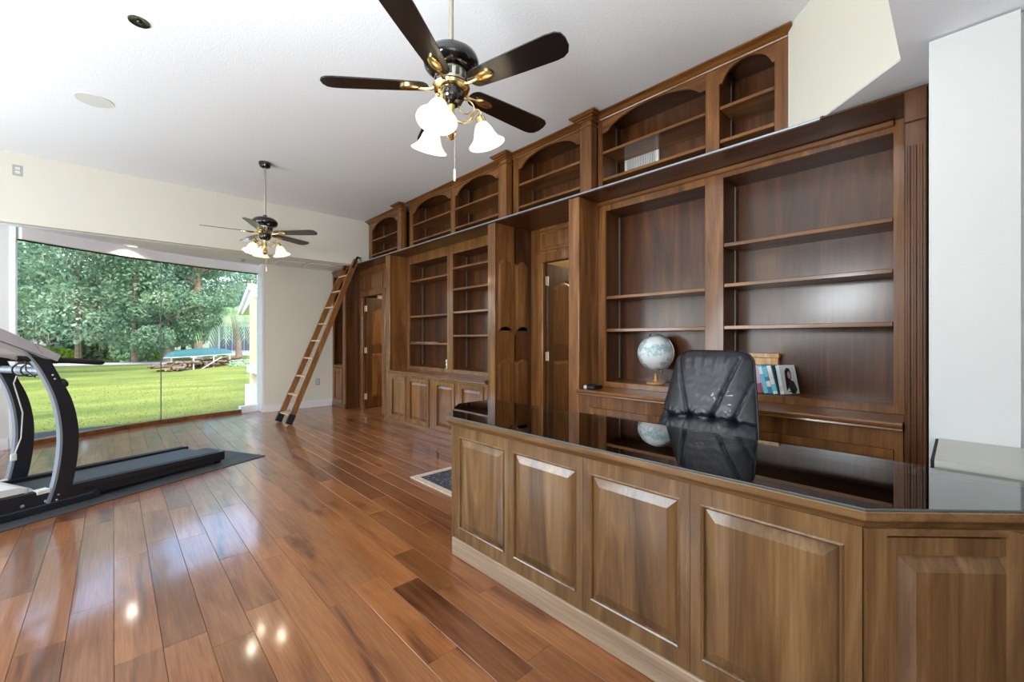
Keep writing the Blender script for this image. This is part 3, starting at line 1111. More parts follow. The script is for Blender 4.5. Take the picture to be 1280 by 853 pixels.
# carcass: boards and two pedestals, open knee space at the back
m = MB()
m.box(DX + .02, DX + .05, .19, 2.03, .10, .75)
m.box(DX + .05, 2.03, 1.70, 2.03, .02, .75)
m.box(1.70, 2.03, -.14, .42, .02, .75)
m.loops([[(1.465, 2.03, z), (1.66, 2.23, z), (2.03, 2.23, z), (2.03, 2.03, z)] for z in (.02, .75)])
m.build('carcass', M['dkZ'], desk)
frD = f_negx(DX)
secs = [(1.562, 2.034, 1.592, 1.975), (1.095, 1.5605, 1.132, 1.521), (.638, 1.0935, .677, 1.056), (.178, .6365, .219, .599)]
for a, b, pa, pb in secs:
    m = MB()
    holed(m, frD, a, b, .104, .752, [(pa, pb, .168, .690)], -.022, 0)
    fo = m.build('panel_frame', M['dkZ'], desk)
    raised_panel(rect(pa, pb, .168, .690), frD, M['dkZ'], fo, slope=.036, back=-.010, field=.002)
    m = MB()
    mr = rect(pa, pb, .168, .690)
    m.loops([[frD(u, v, n) for u, v in inset(mr, d)] for d, n in ((-.004, .0), (0.001, .004), (.007, .001), (.008, -.012))], cap=False)
    m.build('panel_bead', M['dkZ'], fo)
MB().box(DX - .010, DX + .02, .19, 2.034, 0, .102, .004).build('plinth', M['plinth'], desk)
MB().box(DX - .004, DX + .03, 2.034, 2.046, 0, .75, .003).build('corner_post', M['dkZ'], desk)
# angled right end
fr45 = f_dir((DX, .172), R(-45))
m = MB()
holed(m, fr45, .0, .46, .104, .728, [(.085, .40, .168, .682)], -.022, 0)
fo = m.build('panel_frame', M['dkZ'], desk)
raised_panel(rect(.085, .40, .168, .682), fr45, M['dkZ'], fo, slope=.036, back=-.010, field=.002)
m = MB()
m.prism(rect(0, .052, .0, .752), fr45, -.02, .006)
m.build('corner_post', M['dkZ'], desk)
m = MB()
m.prism(rect(.052, .46, .734, .752), fr45, -.02, .004)
m.build('frieze', M['dkY'], desk)
m = MB()
m.prism(rect(.052, .46, 0, .102), fr45, -.02, .010)
m.build('plinth', M['plinth'], desk)

gm = MB()
gm.loops([[(x, y, z) for x, y in inset(ptop, d)] for d, z in ((.004, DT + .001), (.003, DT + .002), (.003, DT + .0065), (.004, DT + .0075))])
gs = gm.build('glass_sheet', M['deskglass'])
gs.data.materials.append(M['glassedge'])
for p in gs.data.polygons:
    if abs(p.normal.z) < .9:
        p.material_index = 1
tag(gs, 'clear glass sheet lying over the whole top of the panelled desk', 'glass')

# return counter against the white pier
rc = thing('return_counter', (2.36, -.6, 0), 'grey-topped return counter between the desk and the white wall', 'counter')
m = MB()
m.loops([[(2.115, .062, z), (2.592, .062, z), (2.592, -1.4, z), (2.115, -1.4, z)] for z in (.797, .825)])
m.build('counter_top', M['grey_top'], rc)
MB().box(2.14, 2.58, -1.38, .045, .08, .797).build('carcass', M['dkZ'], rc)
MB().box(2.17, 2.56, -1.36, .02, 0, .08).build('plinth', M['dark'], rc)
MB().box(2.12, 2.592, .063, .072, .70, .822).build('end_strip', M['dark'], rc)

# ------------------------------------------------------------------ office chair behind the desk
ch = thing('office_chair', (2.22, 1.0, 0), 'black leather office chair with tufted tapering back, behind the desk', 'chair')
CX, CYC = 2.40, 1.0
def seg_dist(p, a, b):
    ax, ay = a; bx_, by = b
    dx, dy = bx_ - ax, by - ay
    t = max(0, min(1, ((p[0] - ax) * dx + (p[1] - ay) * dy) / (dx * dx + dy * dy)))
    return math.hypot(p[0] - ax - t * dx, p[1] - ay - t * dy), t
TUFT = [(.196, .795), (.080, .807), (-.045, .808), (-.158, .797)]
SEAM = [((.192, 1.145), TUFT[1]), ((-.160, 1.140), TUFT[2]), ((-.226, 1.01), TUFT[3]), ((.30, .85), TUFT[0])]
CREASE = [((.30, .80), TUFT[0]), (TUFT[0], TUFT[1]), (TUFT[1], TUFT[2]), (TUFT[2], TUFT[3]), (TUFT[3], (-.30, .78))]
Z0, Z1 = .56, 1.188
def half_w(z):
    s = (z - Z0) / (Z1 - Z0)
    w = .300 - .092 * s
    e = (Z1 - z) / .075
    if e < 1:
        w -= .075 * (1 - math.sqrt(max(0, 1 - (1 - e) ** 2)))
    return w
def chair_h(y, z, u, s):
    h = .050 * (1 - abs(u) ** 5) * min(1, (Z1 - z) / .05 + .15) ** .5
    h += .014 * math.exp(-((z - .72) / .05) ** 2) + .012 * math.exp(-((z - .98) / .14) ** 2) * (1 - u * u)
    for a, b in SEAM:
        d, t = seg_dist((y, z), a, b)
        h -= .016 * math.exp(-(d / .009) ** 2)
    for a, b in CREASE:
        d, t = seg_dist((y, z), a, b)
        h -= .022 * math.exp(-(d / .014) ** 2)
    for a in TUFT:
        d = math.hypot(y - a[0], z - a[1])
        ang = math.atan2(z - a[1], y - a[0])
        h -= .020 * math.exp(-(d / .020) ** 2)
        h += .0035 * math.cos(9 * ang) * math.exp(-((d - .035) / .03) ** 2)
    v = mnoise.noise(Vector((y * 9, z * 26, 1.7)))
    h += .0045 * v + .002 * mnoise.noise(Vector((y * 40 + z * 20, z * 34, 4.0)))
    fan = abs(y + .0) / .2
    h += .003 * math.sin(60 * y / max(.25, (z - .55))) * math.exp(-((z - 1.13) / .05) ** 2)
    return h
def chair_x(z):
    return CX + .055 + .20 * (z - .76) / .43 * .62
m = MB()
NU, NV = 72, 72
grid = []
for j in range(NV + 1):
    s = j / NV
    z = Z0 + (Z1 - Z0) * s
    w = half_w(z)
    row = []
    for i in range(NU + 1):
        u = -1 + 2 * i / NU
        y = w * u
        row.append(m.bm.verts.new((chair_x(z) - chair_h(y, z, u, s), CYC + y, z)))
    grid.append(row)
for j in range(NV):
    for i in range(NU):
        m.bm.faces.new((grid[j][i], grid[j][i + 1], grid[j + 1][i + 1], grid[j + 1][i]))
back = []
for j in range(0, NV + 1):
    s = j / NV
    z = Z0 + (Z1 - Z0) * s
    w = half_w(z)
    back.append([m.bm.verts.new((chair_x(z) + .045 + .03 * (1 - (2 * i / 12 - 1) ** 4), CYC + w * (2 * i / 12 - 1), z)) for i in range(13)])
for j in range(NV):
    for i in range(12):
        m.bm.faces.new((back[j][i + 1], back[j][i], back[j + 1][i], back[j + 1][i + 1]))
    m.bm.faces.new((grid[j][0], grid[j + 1][0], back[j + 1][0], back[j][0]))
    m.bm.faces.new((grid[j + 1][NU], grid[j][NU], back[j][12], back[j + 1][12]))
m.bm.faces.new(grid[NV] + back[NV][::-1])
m.bm.faces.new(grid[0][::-1] + back[0])
bk = m.build('backrest', M['leather'], ch, smooth=True, angle=50)
for y, z in TUFT:
    MB().sphere((chair_x(z) - chair_h(y, z, y / .25, .4) - .001, CYC + y, z), .010, 10, 6, sx=.5).build('tuft_button', M['leather'], bk, smooth=True)
m = MB()
pip = []
for k in range(41):
    s = k / 40
    z = Z0 + (Z1 - Z0) * s
    pip.append((chair_x(z) + .012, CYC - half_w(z) - .002, z))
m.tube(pip, .006, 6)
m.build('piping', M['leather'], bk, smooth=True)
m = MB()
for i in range(13):
    pass
st = []
for (e, z) in ((.03, .405), (.0, .42), (-.0, .47), (.02, .50), (.06, .515)):
    pts = rect(1.90 + e, 2.42 - e, .72 + e, 1.28 - e)
    q = []
    for (x, y) in inset(pts, 0):
        q.append((x, y))
    # rounded rectangle
    rr = []
    for cx_, cy_, a0 in ((1.90 + e + .08, .72 + e + .08, 180), (2.42 - e - .08, .72 + e + .08, 270), (2.42 - e - .08, 1.28 - e - .08, 0), (1.90 + e + .08, 1.28 - e - .08, 90)):
        for k in range(5):
            a = R(a0 + 22.5 * k)
            rr.append((cx_ + .08 * math.cos(a), cy_ + .08 * math.sin(a), z))
    st.append(rr)
m.loops(st)
m.build('seat', M['leather'], ch, smooth=True, angle=60)
for sgn in (-1, 1):
    y = 1.0 + sgn * .275
    m = MB()
    m.tube([(2.40, y, .46), (2.42, y + sgn * .03, .56), (2.36, y + sgn * .035, .655), (2.16, y + sgn * .035, .665), (2.08, y + sgn * .03, .60), (2.10, y, .46)], .018, 8)
    ar = m.build('armrest', M['tmblack2'], ch, smooth=True)
MB().tube([(2.30, 1.0, .42), (2.44, 1.0, .44), (2.50, 1.0, .52), (2.505, 1.0, .70)], .022, 8).build('back_bracket', M['tmblack2'], ch, smooth=True)
MB().lathe([(.03, .10), (.03, .25), (.022, .25), (.022, .40), (.09, .40), (.09, .415)], (2.18, 1.0, 0), 16).build('gas_lift', M['black'], ch, smooth=True)
for k in range(5):
    a = R(20 + 72 * k)
    ex, ey = 2.18 + .29 * math.cos(a), 1.0 + .29 * math.sin(a)
    MB().tube([(2.18, 1.0, .12), (2.18 + .15 * math.cos(a), 1.0 + .15 * math.sin(a), .105), (ex, ey, .082)], [.03, .024, .018], 8).build('base_spoke', M['black'], ch, smooth=True)
    MB().lathe([(.012, -.018), (.028, -.016), (.028, .016), (.012, .018)], (ex, ey, .041), 14, axis=(-math.sin(a), math.cos(a), 0)).build('caster', M['tmblack2'], ch, smooth=True)

# ------------------------------------------------------------------ globe, books and small things on the shelves
gx, gy, gz = 3.452, 1.825, .863
gl = thing('desk_globe', (gx, gy, gz), 'pale blue and white world globe on a turned wooden stand', 'globe')
MB().lathe([(.075, 0), (.078, .006), (.072, .014), (.04, .020), (.02, .028), (.014, .05), (.012, .078), (.018, .086), (.012, .092)], (gx, gy, gz), 24).build('stand', M['oak'], gl, smooth=True)
m = MB()
tilt = Vector((.05, .35, .93)).normalized()
qt = Vector((0, 0, 1)).rotation_difference(tilt)
gc = Vector((gx, gy, gz + .272))
arc = []
for k in range(25):
    a = R(-90 + 180 * k / 24)
    arc.append(gc + qt @ Vector((0, -.163 * math.cos(a), .163 * math.sin(a))))
m.tube(arc, .004, 8)
m.build('meridian_arm', M['nickel'], gl, smooth=True)
ball = MB().sphere((0, 0, 0), .154, 40, 24)
bo = ball.build('globe_ball', M['globe'], gl, local=True, smooth=True)
bo.location = (0, 0, .272)
bo.rotation_euler = qt.to_euler()
eq = MB().tube([(.1543 * math.cos(R(9 * k)), .1543 * math.sin(R(9 * k)), 0) for k in range(41)], .0009, 5, cap=False)
eqo = eq.build('equator_line', M['tmblack'], bo, local=True)
for s in (1, -1):
    MB().lathe([(.009, 0), (.009, .012), (.004, .018)], gc + tilt * s * .157, 10, axis=tilt * s).build('pivot_cap', M['black'], gl, smooth=True)

def bcol(name, c):
    return plain(name, c, 0.45, var=0.05)
BM = {'blush': bcol('book_blush', (196, 170, 186)), 'plum': bcol('book_plum', (140, 62, 92)), 'aqua': bcol('book_aqua', (104, 196, 214)), 'blue': bcol('book_blue', (58, 128, 176)),
      'teal': bcol('book_teal', (38, 96, 108)), 'white': bcol('book_white', (226, 232, 232)), 'mauve': bcol('book_mauve', (214, 198, 204)), 'page': bcol('book_page', (232, 224, 206)),
      'hair': bcol('print_black', (30, 26, 30)), 'skin': bcol('print_skin', (206, 164, 148)), 'olive': bcol('print_dark_green', (44, 56, 52)), 'tan': bcol('box_tan', (196, 142, 84))}
LEAN = R(13)
def book(y, th, h, dep, cov, label, bands=(), portrait=False, cover=None):
    """a paperback leaning on its neighbour; y is its near lower edge, the spine looks at the room"""
    x0 = 3.405
    z0 = .864
    cs, sn = math.cos(LEAN), math.sin(LEAN)
    def fr(u, v, n):     # u across the thickness (towards +Y), v up the spine, n out of the spine
        return Vector((x0 - n, y + u * cs + v * sn, z0 + v * cs - u * sn + th * sn))
    b = thing('paperback', (x0, y, z0), label, 'book', 'paperbacks leaning on the right-hand shelf')
    m = MB()
    m.prism(rect(0, th, 0, h), fr, -.0015, 0)
    m.prism(rect(0, .0012, 0, h), fr, -dep, -.0015)
    m.prism(rect(th - .0012, th, 0, h), fr, -dep, -.0015)
    m.build('cover', cov, b)
    MB().prism(rect(.0012, th - .0012, .003, h - .003), fr, -dep + .003, -.0015).build('pages', BM['page'], b)
    for v0, v1, mt in bands:
        MB().prism(rect(.001, th - .001, v0, v1), fr, 0, .0005).build('spine_print', mt, b)
    if portrait:
        def fc(u, v, n):      # front cover faces -Y: u runs into the shelf, v up
            p = fr(-n, v, -u)
            return p
        hair = [(.030, .02), (.034, .10), (.040, .16), (.058, .185), (.082, .18), (.092, .15), (.088, .11), (.07, .09), (.06, .05)]
        face = [(.060, .112), (.058, .142), (.070, .160), (.084, .148), (.084, .118), (.072, .104)]
        top = [(.052, .045), (.060, .085), (.078, .098), (.104, .086), (.122, .03), (.100, .0), (.070, .0)]
        MB().prism(hair, fc, .0002, .0006).build('cover_print', BM['hair'], b)
        MB().prism(face, fc, .0006, .0010).build('cover_print', BM['skin'], b)
        MB().prism(top, fc, .0006, .0010).build('cover_print', BM['olive'], b)
        MB().prism(rect(.05, .10, .012, .020), fc, .0012, .0016).build('cover_print', BM['hair'], b)
    return b
ybk = .842
specs = [(.030, .205, 'white', 'white paperback with dark-haired portrait cover, nearest of the leaning books', ((.02, .06, 'mauve'),), True),
         (.006, .205, 'teal', 'thin dark teal paperback between the white and blue leaning books', (), False),
         (.026, .204, 'white', 'white and pale green paperback, third from the right of the leaning books', ((.02, .07, 'aqua'), (.10, .16, 'page')), False),
         (.028, .203, 'blue', 'blue paperback with white spine print among the leaning books', ((.05, .09, 'white'), (.12, .19, 'aqua')), False),
         (.026, .203, 'aqua', 'light aqua paperback left of the blue one among the leaning books', ((.14, .19, 'white'),), False),
         (.032, .200, 'blush', 'blush paperback with plum foot, leaning beside the black chair', ((.0, .07, 'plum'),), False),
         (.030, .198, 'plum', 'plum paperback, farthest left of the leaning books behind the chair', (), False)]
for th, h, cv, lb, bands, po in specs:
    bk_ = book(ybk, th, h, .135, BM[cv], lb, [(a, b, BM[c]) for a, b, c in bands], po)
    if po:      # the end book has swung open, its cover turned to the room
        bk_.rotation_euler.z = R(-30)
    ybk += (th + .0012) / math.cos(LEAN)
bx_ = thing('wooden_box', (3.575, 1.02, .864), 'tan wooden box standing behind the leaning paperbacks', 'box')
MB().box(3.552, 3.598, .915, 1.15, .864, 1.115, .003).build('box_body', M['oak'], bx_)
MB().box(3.548, 3.602, .91, 1.155, 1.115, 1.150, .004).build('box_lid', M['oak'], bx_)
# what stops the row of books from sliding
be = thing('bookend', (3.46, ybk + .06, .864), 'black metal bookend behind the chair holding the leaning paperbacks', 'bookend')
MB().box(3.41, 3.50, ybk + .047, ybk + .051, .864, 1.02).build('upright', M['black'], be)
MB().box(3.41, 3.50, ybk + .047, ybk + .13, .864, .866).build('foot', M['black'], be)

# loose paper on a middle shelf, a little white figurine, a small black device on the worktop
m = MB()
rg = []
for k in range(9):
    s = k / 8
    rg.append([(3.325 + .19 * i, 5.30 + .50 * s, 1.2075 + .010 * math.sin(s * 5.5) ** 2 + .004 * j) for i, j in ((0, 0), (1, 0), (1, .4), (0, .4))])
pp = m.loops(rg).build('paper_sheets', M['wplastic'])
tag(pp, 'curled white papers lying on a shelf of the middle bookcase', 'paper')
fg = thing('figurine', (3.37, 4.885, .851), 'tiny white figurine standing at the foot of the middle shelves', 'figurine')
MB().lathe([(.028, 0), (.028, .006), (.010, .012), (.012, .03), (.022, .05), (.016, .075), (.008, .085)], (3.37, 4.885, .851), 14).build('figure_body', M['wplastic'], fg, smooth=True)
MB().sphere((3.37, 4.885, .955), .024, 12, 8).build('figure_head', M['wplastic'], fg, smooth=True)
dv = thing('black_device', (3.12, 2.27, .814), 'small black device lying on the worktop left of the globe', 'device')
MB().box(3.06, 3.20, 2.20, 2.32, .814, .845, .008).build('device_body', M['tmblack2'], dv)
MB().lathe([(.018, 0), (.018, .006), (.012, .009)], (3.055, 2.285, .830), 12, axis=(-1, 0, 0)).build('dial', M['silver'], dv)

# ------------------------------------------------------------------ rug
rg = thing('area_rug', (2.25, 2.2, 0), 'dark patterned rug with pale fringe, half hidden behind the desk', 'rug')
MB().box(1.955, 2.86, .55, 3.395, .001, .011, .003).build('rug_pile', M['rug'], rg)
m = MB()
m.box(1.953, 2.01, .55, 3.396, .001, .0116)
m.box(2.80, 2.862, .55, 3.396, .001, .0116)
m.box(2.01, 2.80, 3.34, 3.397, .001, .0116)
m.build('rug_border', M['fringe'], rg)
m = MB()
for k in range(150):
    x = 1.957 + k * .006
    m.box(x, x + .003, 3.395, 3.425 + .006 * rnd.random(), .001, .005)
fr_ = m.build('fringe', M['fringe'], rg)
fr_['kind'] = 'stuff'

# ------------------------------------------------------------------ ceiling fans
def ceiling_fan(label, cx, cyy, zb, phases, shade_ph, blade_mat, rod_mat, bulb_w):
    f = thing('ceiling_fan', (cx, cyy, zb), label, 'fan')
    top = CEIL - zb
    L = dict(parent=f, local=True)
    MB().lathe([(.066, top), (.066, top - .02), (.055, top - .05), (.024, top - .065), (.012, top - .066)], (0, 0, 0), 24).build('canopy', M['black'], smooth=True, **L)
    MB().tube([(0, 0, top - .06), (0, 0, .18)], .0115, 12).build('down_rod', rod_mat, smooth=True, **L)
    MB().lathe([(.018, .215), (.024, .196), (.055, .190), (.098, .178), (.128, .155), (.137, .130), (.132, .106), (.118, .092), (.098, .082), (.078, .078)], (0, 0, 0), 32).build('motor_housing', M['black'], smooth=True, **L)
    mt = MB().lathe([(.078, .080), (.080, .050), (.070, .030), (.070, .018)], (0, 0, 0), 28).build('vent_band', M['nickel'], smooth=True, **L)
    for k in range(14):
        a = 2 * math.pi * k / 14
        c, s = math.cos(a), math.sin(a)
        m = MB()
        m.loops([[(c * r - s * w, s * r + c * w, z) for r, w in ((.075, -.009), (.0815, -.009), (.0815, .009), (.075, .009))] for z in (.036, .068)])
        m.build('vent_slot', M['black'], mt, local=True)
    MB().lathe([(.086, .016), (.092, .006), (.086, -.006), (.07, -.012)], (0, 0, 0), 28).build('brass_ring', M['brass'], smooth=True, **L)
    MB().lathe([(.062, -.010), (.064, -.045), (.05, -.07), (.03, -.082)], (0, 0, 0), 24).build('switch_bowl', M['black'], smooth=True, **L)
    MB().lathe([(.020, -.08), (.014, -.11), (.022, -.14), (.022, -.16), (.014, -.18), (.024, -.205), (.026, -.225), (.014, -.245), (.004, -.252)], (0, 0, 0), 16).build('brass_stem', M['brass'], smooth=True, **L)
    for ph in phases:
        rot = Matrix.Rotation(R(ph), 3, 'Z')
        pit = Matrix.Rotation(R(-11), 3, 'X')
        n = 10
        out = []
        for k in range(n + 1):           # rounded root
            a = R(90 + 180 * k / n)
            out.append((.155 + .045 * math.cos(a), .052 * math.sin(a)))
        # widening towards a clipped, rounded tip
        out += [(.25, -.058), (.40, -.064), (.545, -.068), (.590, -.064), (.612, -.050), (.622, -.02), (.620, .02), (.606, .048), (.580, .064), (.545, .068), (.40, .064), (.25, .058)]
        m = MB()
        m.loops([[tuple(rot @ (pit @ Vector((x, y, z)))) for x, y in out] for z in (.004, .010)])
        bl = m.build('blade', blade_mat, **L)
        m = MB()
        m.tube([tuple(rot @ Vector((.072, 0, .012))), tuple(rot @ Vector((.10, 0, -.004))), tuple(rot @ Vector((.16, 0, -.002)))], [.011, .009, .008], 8)
        ov = [(.198 + .052 * math.cos(R(18 * k)), .027 * math.sin(R(18 * k))) for k in range(20)]
        ov2 = [(.198 + .036 * math.cos(R(18 * k)), .017 * math.sin(R(18 * k))) for k in range(20)]
        m.loops([[tuple(rot @ (pit @ Vector((x, y, z)))) for x, y in o] for o, z in ((ov, .0036), (ov, -.003), (ov2, -.009))])
        m.build('blade_bracket', M['brass'], bl, local=True, smooth=True)
    for ph in shade_ph:
        rot = Matrix.Rotation(R(ph), 3, 'Z')
        m = MB()
        arm = [(.020, 0, -.150), (.055, 0, -.160), (.092, 0, -.145), (.115, 0, -.105), (.135, 0, -.080), (.152, 0, -.092), (.148, 0, -.125)]
        m.tube([tuple(rot @ Vector(p)) for p in arm], .0055, 8)
        a_ = m.build('light_arm', M['brass'], smooth=True, **L)
        m = MB()
        sc = []
        for k in range(26):
            t = k / 25
            a = R(-60 + 400 * t)
            rr = .046 - .018 * t
            sc.append(tuple(rot @ Vector((.074 + rr * math.cos(a), .004, -.078 + rr * math.sin(a)))))
        m.tube(sc, .0034, 6)
        m.build('arm_scroll', M['brass'], a_, local=True, smooth=True)
        ax = rot @ Vector((math.sin(R(16)), 0, -math.cos(R(16))))
        nk = rot @ Vector((.145, 0, -.120))
        MB().lathe([(.012, -.012), (.024, .0), (.026, .018), (.024, .034), (.018, .036)], nk, 16, axis=ax).build('lamp_holder', M['brass'], a_, local=True, smooth=True)
        outer = [(.026, .026), (.034, .036), (.046, .060), (.054, .085), (.064, .105), (.080, .122), (.094, .132)]
        inner = [(.092, .134), (.076, .121), (.060, .104), (.050, .084), (.042, .060), (.030, .038), (.022, .030)]
        MB().lathe(outer + inner, nk, 28, axis=ax, cap=False).build('glass_shade', M['shade'], a_, local=True, smooth=True)
        MB().sphere(nk + ax * .080, .024, 12, 8).build('bulb', M['bulb'], a_, local=True, smooth=True)
        if bulb_w:
            lo = lamp('fan_bulb', 'POINT', tuple(Vector((cx, cyy, zb)) + nk + ax * .118), (0, 0, 0), bulb_w, (1.0, .86, .66), shadow_soft_size=.03)
    m = MB()
    m.tube([(.012, -.012, -.20), (.012, -.012, -.40)], .0016, 6)
    pc = m.build('pull_chain', M['nickel'], **L)
    MB().lathe([(.003, -.395), (.006, -.405), (.004, -.418), (.006, -.43), (.0045, -.452), (.002, -.455)], (.012, -.012, 0), 10).build('chain_fob', M['wplastic'], pc, local=True, smooth=True)
    return f

def shade_mat():
    q = NT('lit_opal_shade')
    df = q.n('ShaderNodeBsdfDiffuse'); df.inputs[0].default_value = (.9, .88, .82, 1)
    tl = q.n('ShaderNodeBsdfTranslucent'); tl.inputs[0].default_value = (.95, .9, .8, 1)
    em = q.n('ShaderNodeEmission'); em.inputs[0].default_value = s2l((255, 244, 222)); em.inputs[1].default_value = .16
    mx = q.n('ShaderNodeMixShader'); mx.inputs[0].default_value = .5
    ad = q.n('ShaderNodeAddShader')
    q.l(df.outputs[0], mx.inputs[1]); q.l(tl.outputs[0], mx.inputs[2])
    q.l(mx.outputs[0], ad.inputs[0]); q.l(em.outputs[0], ad.inputs[1])
    q.l(ad.outputs[0], q.out.inputs[0])
    return q.m
M['shade'] = shade_mat()
P1 = [141.2 + 72 * k for k in range(5)]
P2 = [26.6 + 72 * k for k in range(5)]
ceiling_fan('nearer ceiling fan with dark blades and lit white bell shades over the desk', 1.212, 1.722, 2.488, P1, (214, 334, 94), M['blade'], M['rodg'], 2.2)
ceiling_fan('farther ceiling fan with grey blades hanging by the wide window', 1.30, 5.63, 2.505, P2, (210, 330, 90), M['bladeg'], M['nickel'], 2.2)

# ------------------------------------------------------------------ ceiling and wall fittings
d = thing('recessed_downlight', (.122, 3.697, CEIL), 'small black recessed downlight in the high ceiling', 'light')
MB().lathe([(.030, CEIL - .002), (.046, CEIL - .004), (.056, CEIL - .006), (.058, CEIL)], (.122, 3.697, 0), 24, cap=False).build('trim_ring', M['black'], d, smooth=True)
MB().lathe([(.044, CEIL - .0015), (.02, CEIL - .001)], (.122, 3.697, 0), 24).build('reflector', M['tmblack2'], d)
MB().lathe([(.016, CEIL - .004), (.012, CEIL - .010), (.002, CEIL - .012)], (.122, 3.697, 0), 16).build('dark_lens', M['black'], d)
sp = thing('ceiling_speaker', (-.122, 5.181, CEIL), 'flat round grey speaker grille flush in the high ceiling', 'speaker')
MB().lathe([(.118, CEIL - .001), (.118, CEIL - .004), (.002, CEIL - .006)], (-.122, 5.181, 0), 36).build('grille', M['speaker'], sp)
MB().lathe([(.118, CEIL), (.118, CEIL - .006), (.126, CEIL - .006), (.128, CEIL)], (-.122, 5.181, 0), 36, cap=False).build('rim', M['wplastic'], sp)

AZ = LOW - .004
for nm, x, y, w in (('lit recessed light in the white ceiling over the window bay', .186, 7.86, 2.2),):
    d = thing('recessed_light', (x, y, AZ), nm, 'light')
    MB().lathe([(.088, AZ), (.088, AZ - .008), (.066, AZ - .012), (.06, AZ - .004)], (x, y, 0), 24, cap=False).build('trim_ring', M['wplastic'], d, smooth=True)
    MB().lathe([(.062, AZ - .003), (.002, AZ - .005)], (x, y, 0), 24).build('lens', M['can'], d)
    lamp('recessed_bulb', 'SPOT', (x, y, AZ - .02), (0, 0, 0), 14, (1, .93, .82), spot_size=R(150), spot_blend=.6, shadow_soft_size=.05)
s = thing('smoke_detector', (1.50, 7.98, AZ), 'small round detector on the alcove ceiling near the farther fan', 'detector')
MB().lathe([(.055, AZ), (.055, AZ - .012), (.046, AZ - .030), (.02, AZ - .034), (.001, AZ - .034)], (1.50, 7.98, 0), 20).build('detector_body', M['gplastic'], s, smooth=True)
MB().lathe([(.006, AZ - .033), (.006, AZ - .036), (.001, AZ - .037)], (1.52, 7.98, 0), 8).build('indicator', M['tmblack2'], s)
for x0, x1, y0, y1, lb in ((1.98, 2.36, 7.60, 7.95, 'white ceiling air vent nearer the window, above the alcove wall'),
                           (2.44, 2.84, 7.55, 7.90, 'white ceiling air vent nearer the ladder, above the alcove wall')):
    v = thing('ceiling_vent', ((x0 + x1) / 2, (y0 + y1) / 2, AZ), lb, 'vent', 'ceiling vents of the alcove')
    m = MB()
    holed(m, f_up(AZ), x0, x1, y0, y1, [(x0 + .03, x1 - .03, y0 + .03, y1 - .03)], -.010, 0)
    m.build('vent_frame', M['wplastic'], v)
    for k in range(9):
        yy = y0 + .045 + k * (y1 - y0 - .09) / 8
        m = MB()
        m.loops([[(x, yy - .012, AZ - .001), (x, yy + .010, AZ - .010), (x, yy + .012, AZ - .008), (x, yy - .010, AZ)] for x in (x0 + .03, x1 - .03)])
        m.build('louvre', M['wplastic'], v)

def outlet(name, label, frame, u, v, w=.075, h=.118, rocker=False):
    p0 = frame(u, v, 0)
    o = thing(name, tuple(p0), label, 'outlet' if not rocker else 'switch')
    m = MB()
    pts = rect(u - w / 2, u + w / 2, v - h / 2, v + h / 2)
    m.loops([[frame(a, b, n) for a, b in q] for q, n in ((pts, 0), (pts, .003), (inset(pts, .003), .006))])
    m.build('cover_plate', M['gplastic'] if not rocker else M['wplastic'], o)
    if rocker:
        MB().prism(rect(u - .016, u + .016, v - .033, v + .033), frame, .005, .010).build('rocker', M['wplastic'], o)
    else:
        for dv_ in (-.022, .022):
            MB().prism(rect(u - .017, u + .017, v + dv_ - .014, v + dv_ + .014), frame, .005, .008).build('socket', M['wplastic'], o)
            for du in (-.006, .006):
                MB().prism(rect(u + du - .001, u + du + .001, v + dv_ - .005, v + dv_ + .005), frame, .0075, .0085).build('slot', M['dark'], o)
    return o
outlet('wall_outlet', 'power outlet high on the cream header wall above the window', f_negy(HEAD_Y), -.781, 3.145)
outlet('wall_outlet', 'power outlet low on the alcove wall behind the ladder', f_negy(8.20), 2.762, .47)
outlet('light_switch', 'white light switch on the window jamb by the alcove wall', f_negx(1.845), 8.36, 1.28, .05, .115, True)

# ------------------------------------------------------------------ treadmill on its mat
TH = R(26.5)
TP = Vector((.82, 5.156, 0))
mt = thing('exercise_mat', tuple(TP), 'thin dark grey rubber mat lying under the treadmill', 'mat', rotz=TH)
MB().box(-2.05, .315, -.195, .735, .001, .007, .002).build('mat_sheet', M['mat'], mt, local=True)
tm = thing('treadmill', (TP.x, TP.y, .007), 'black folding treadmill with curved uprights and silver console by the window', 'treadmill', rotz=TH)
LT = dict(parent=tm, local=True)
f_side = lambda y: (lambda u, v, n: Vector((u, y - n, v)))
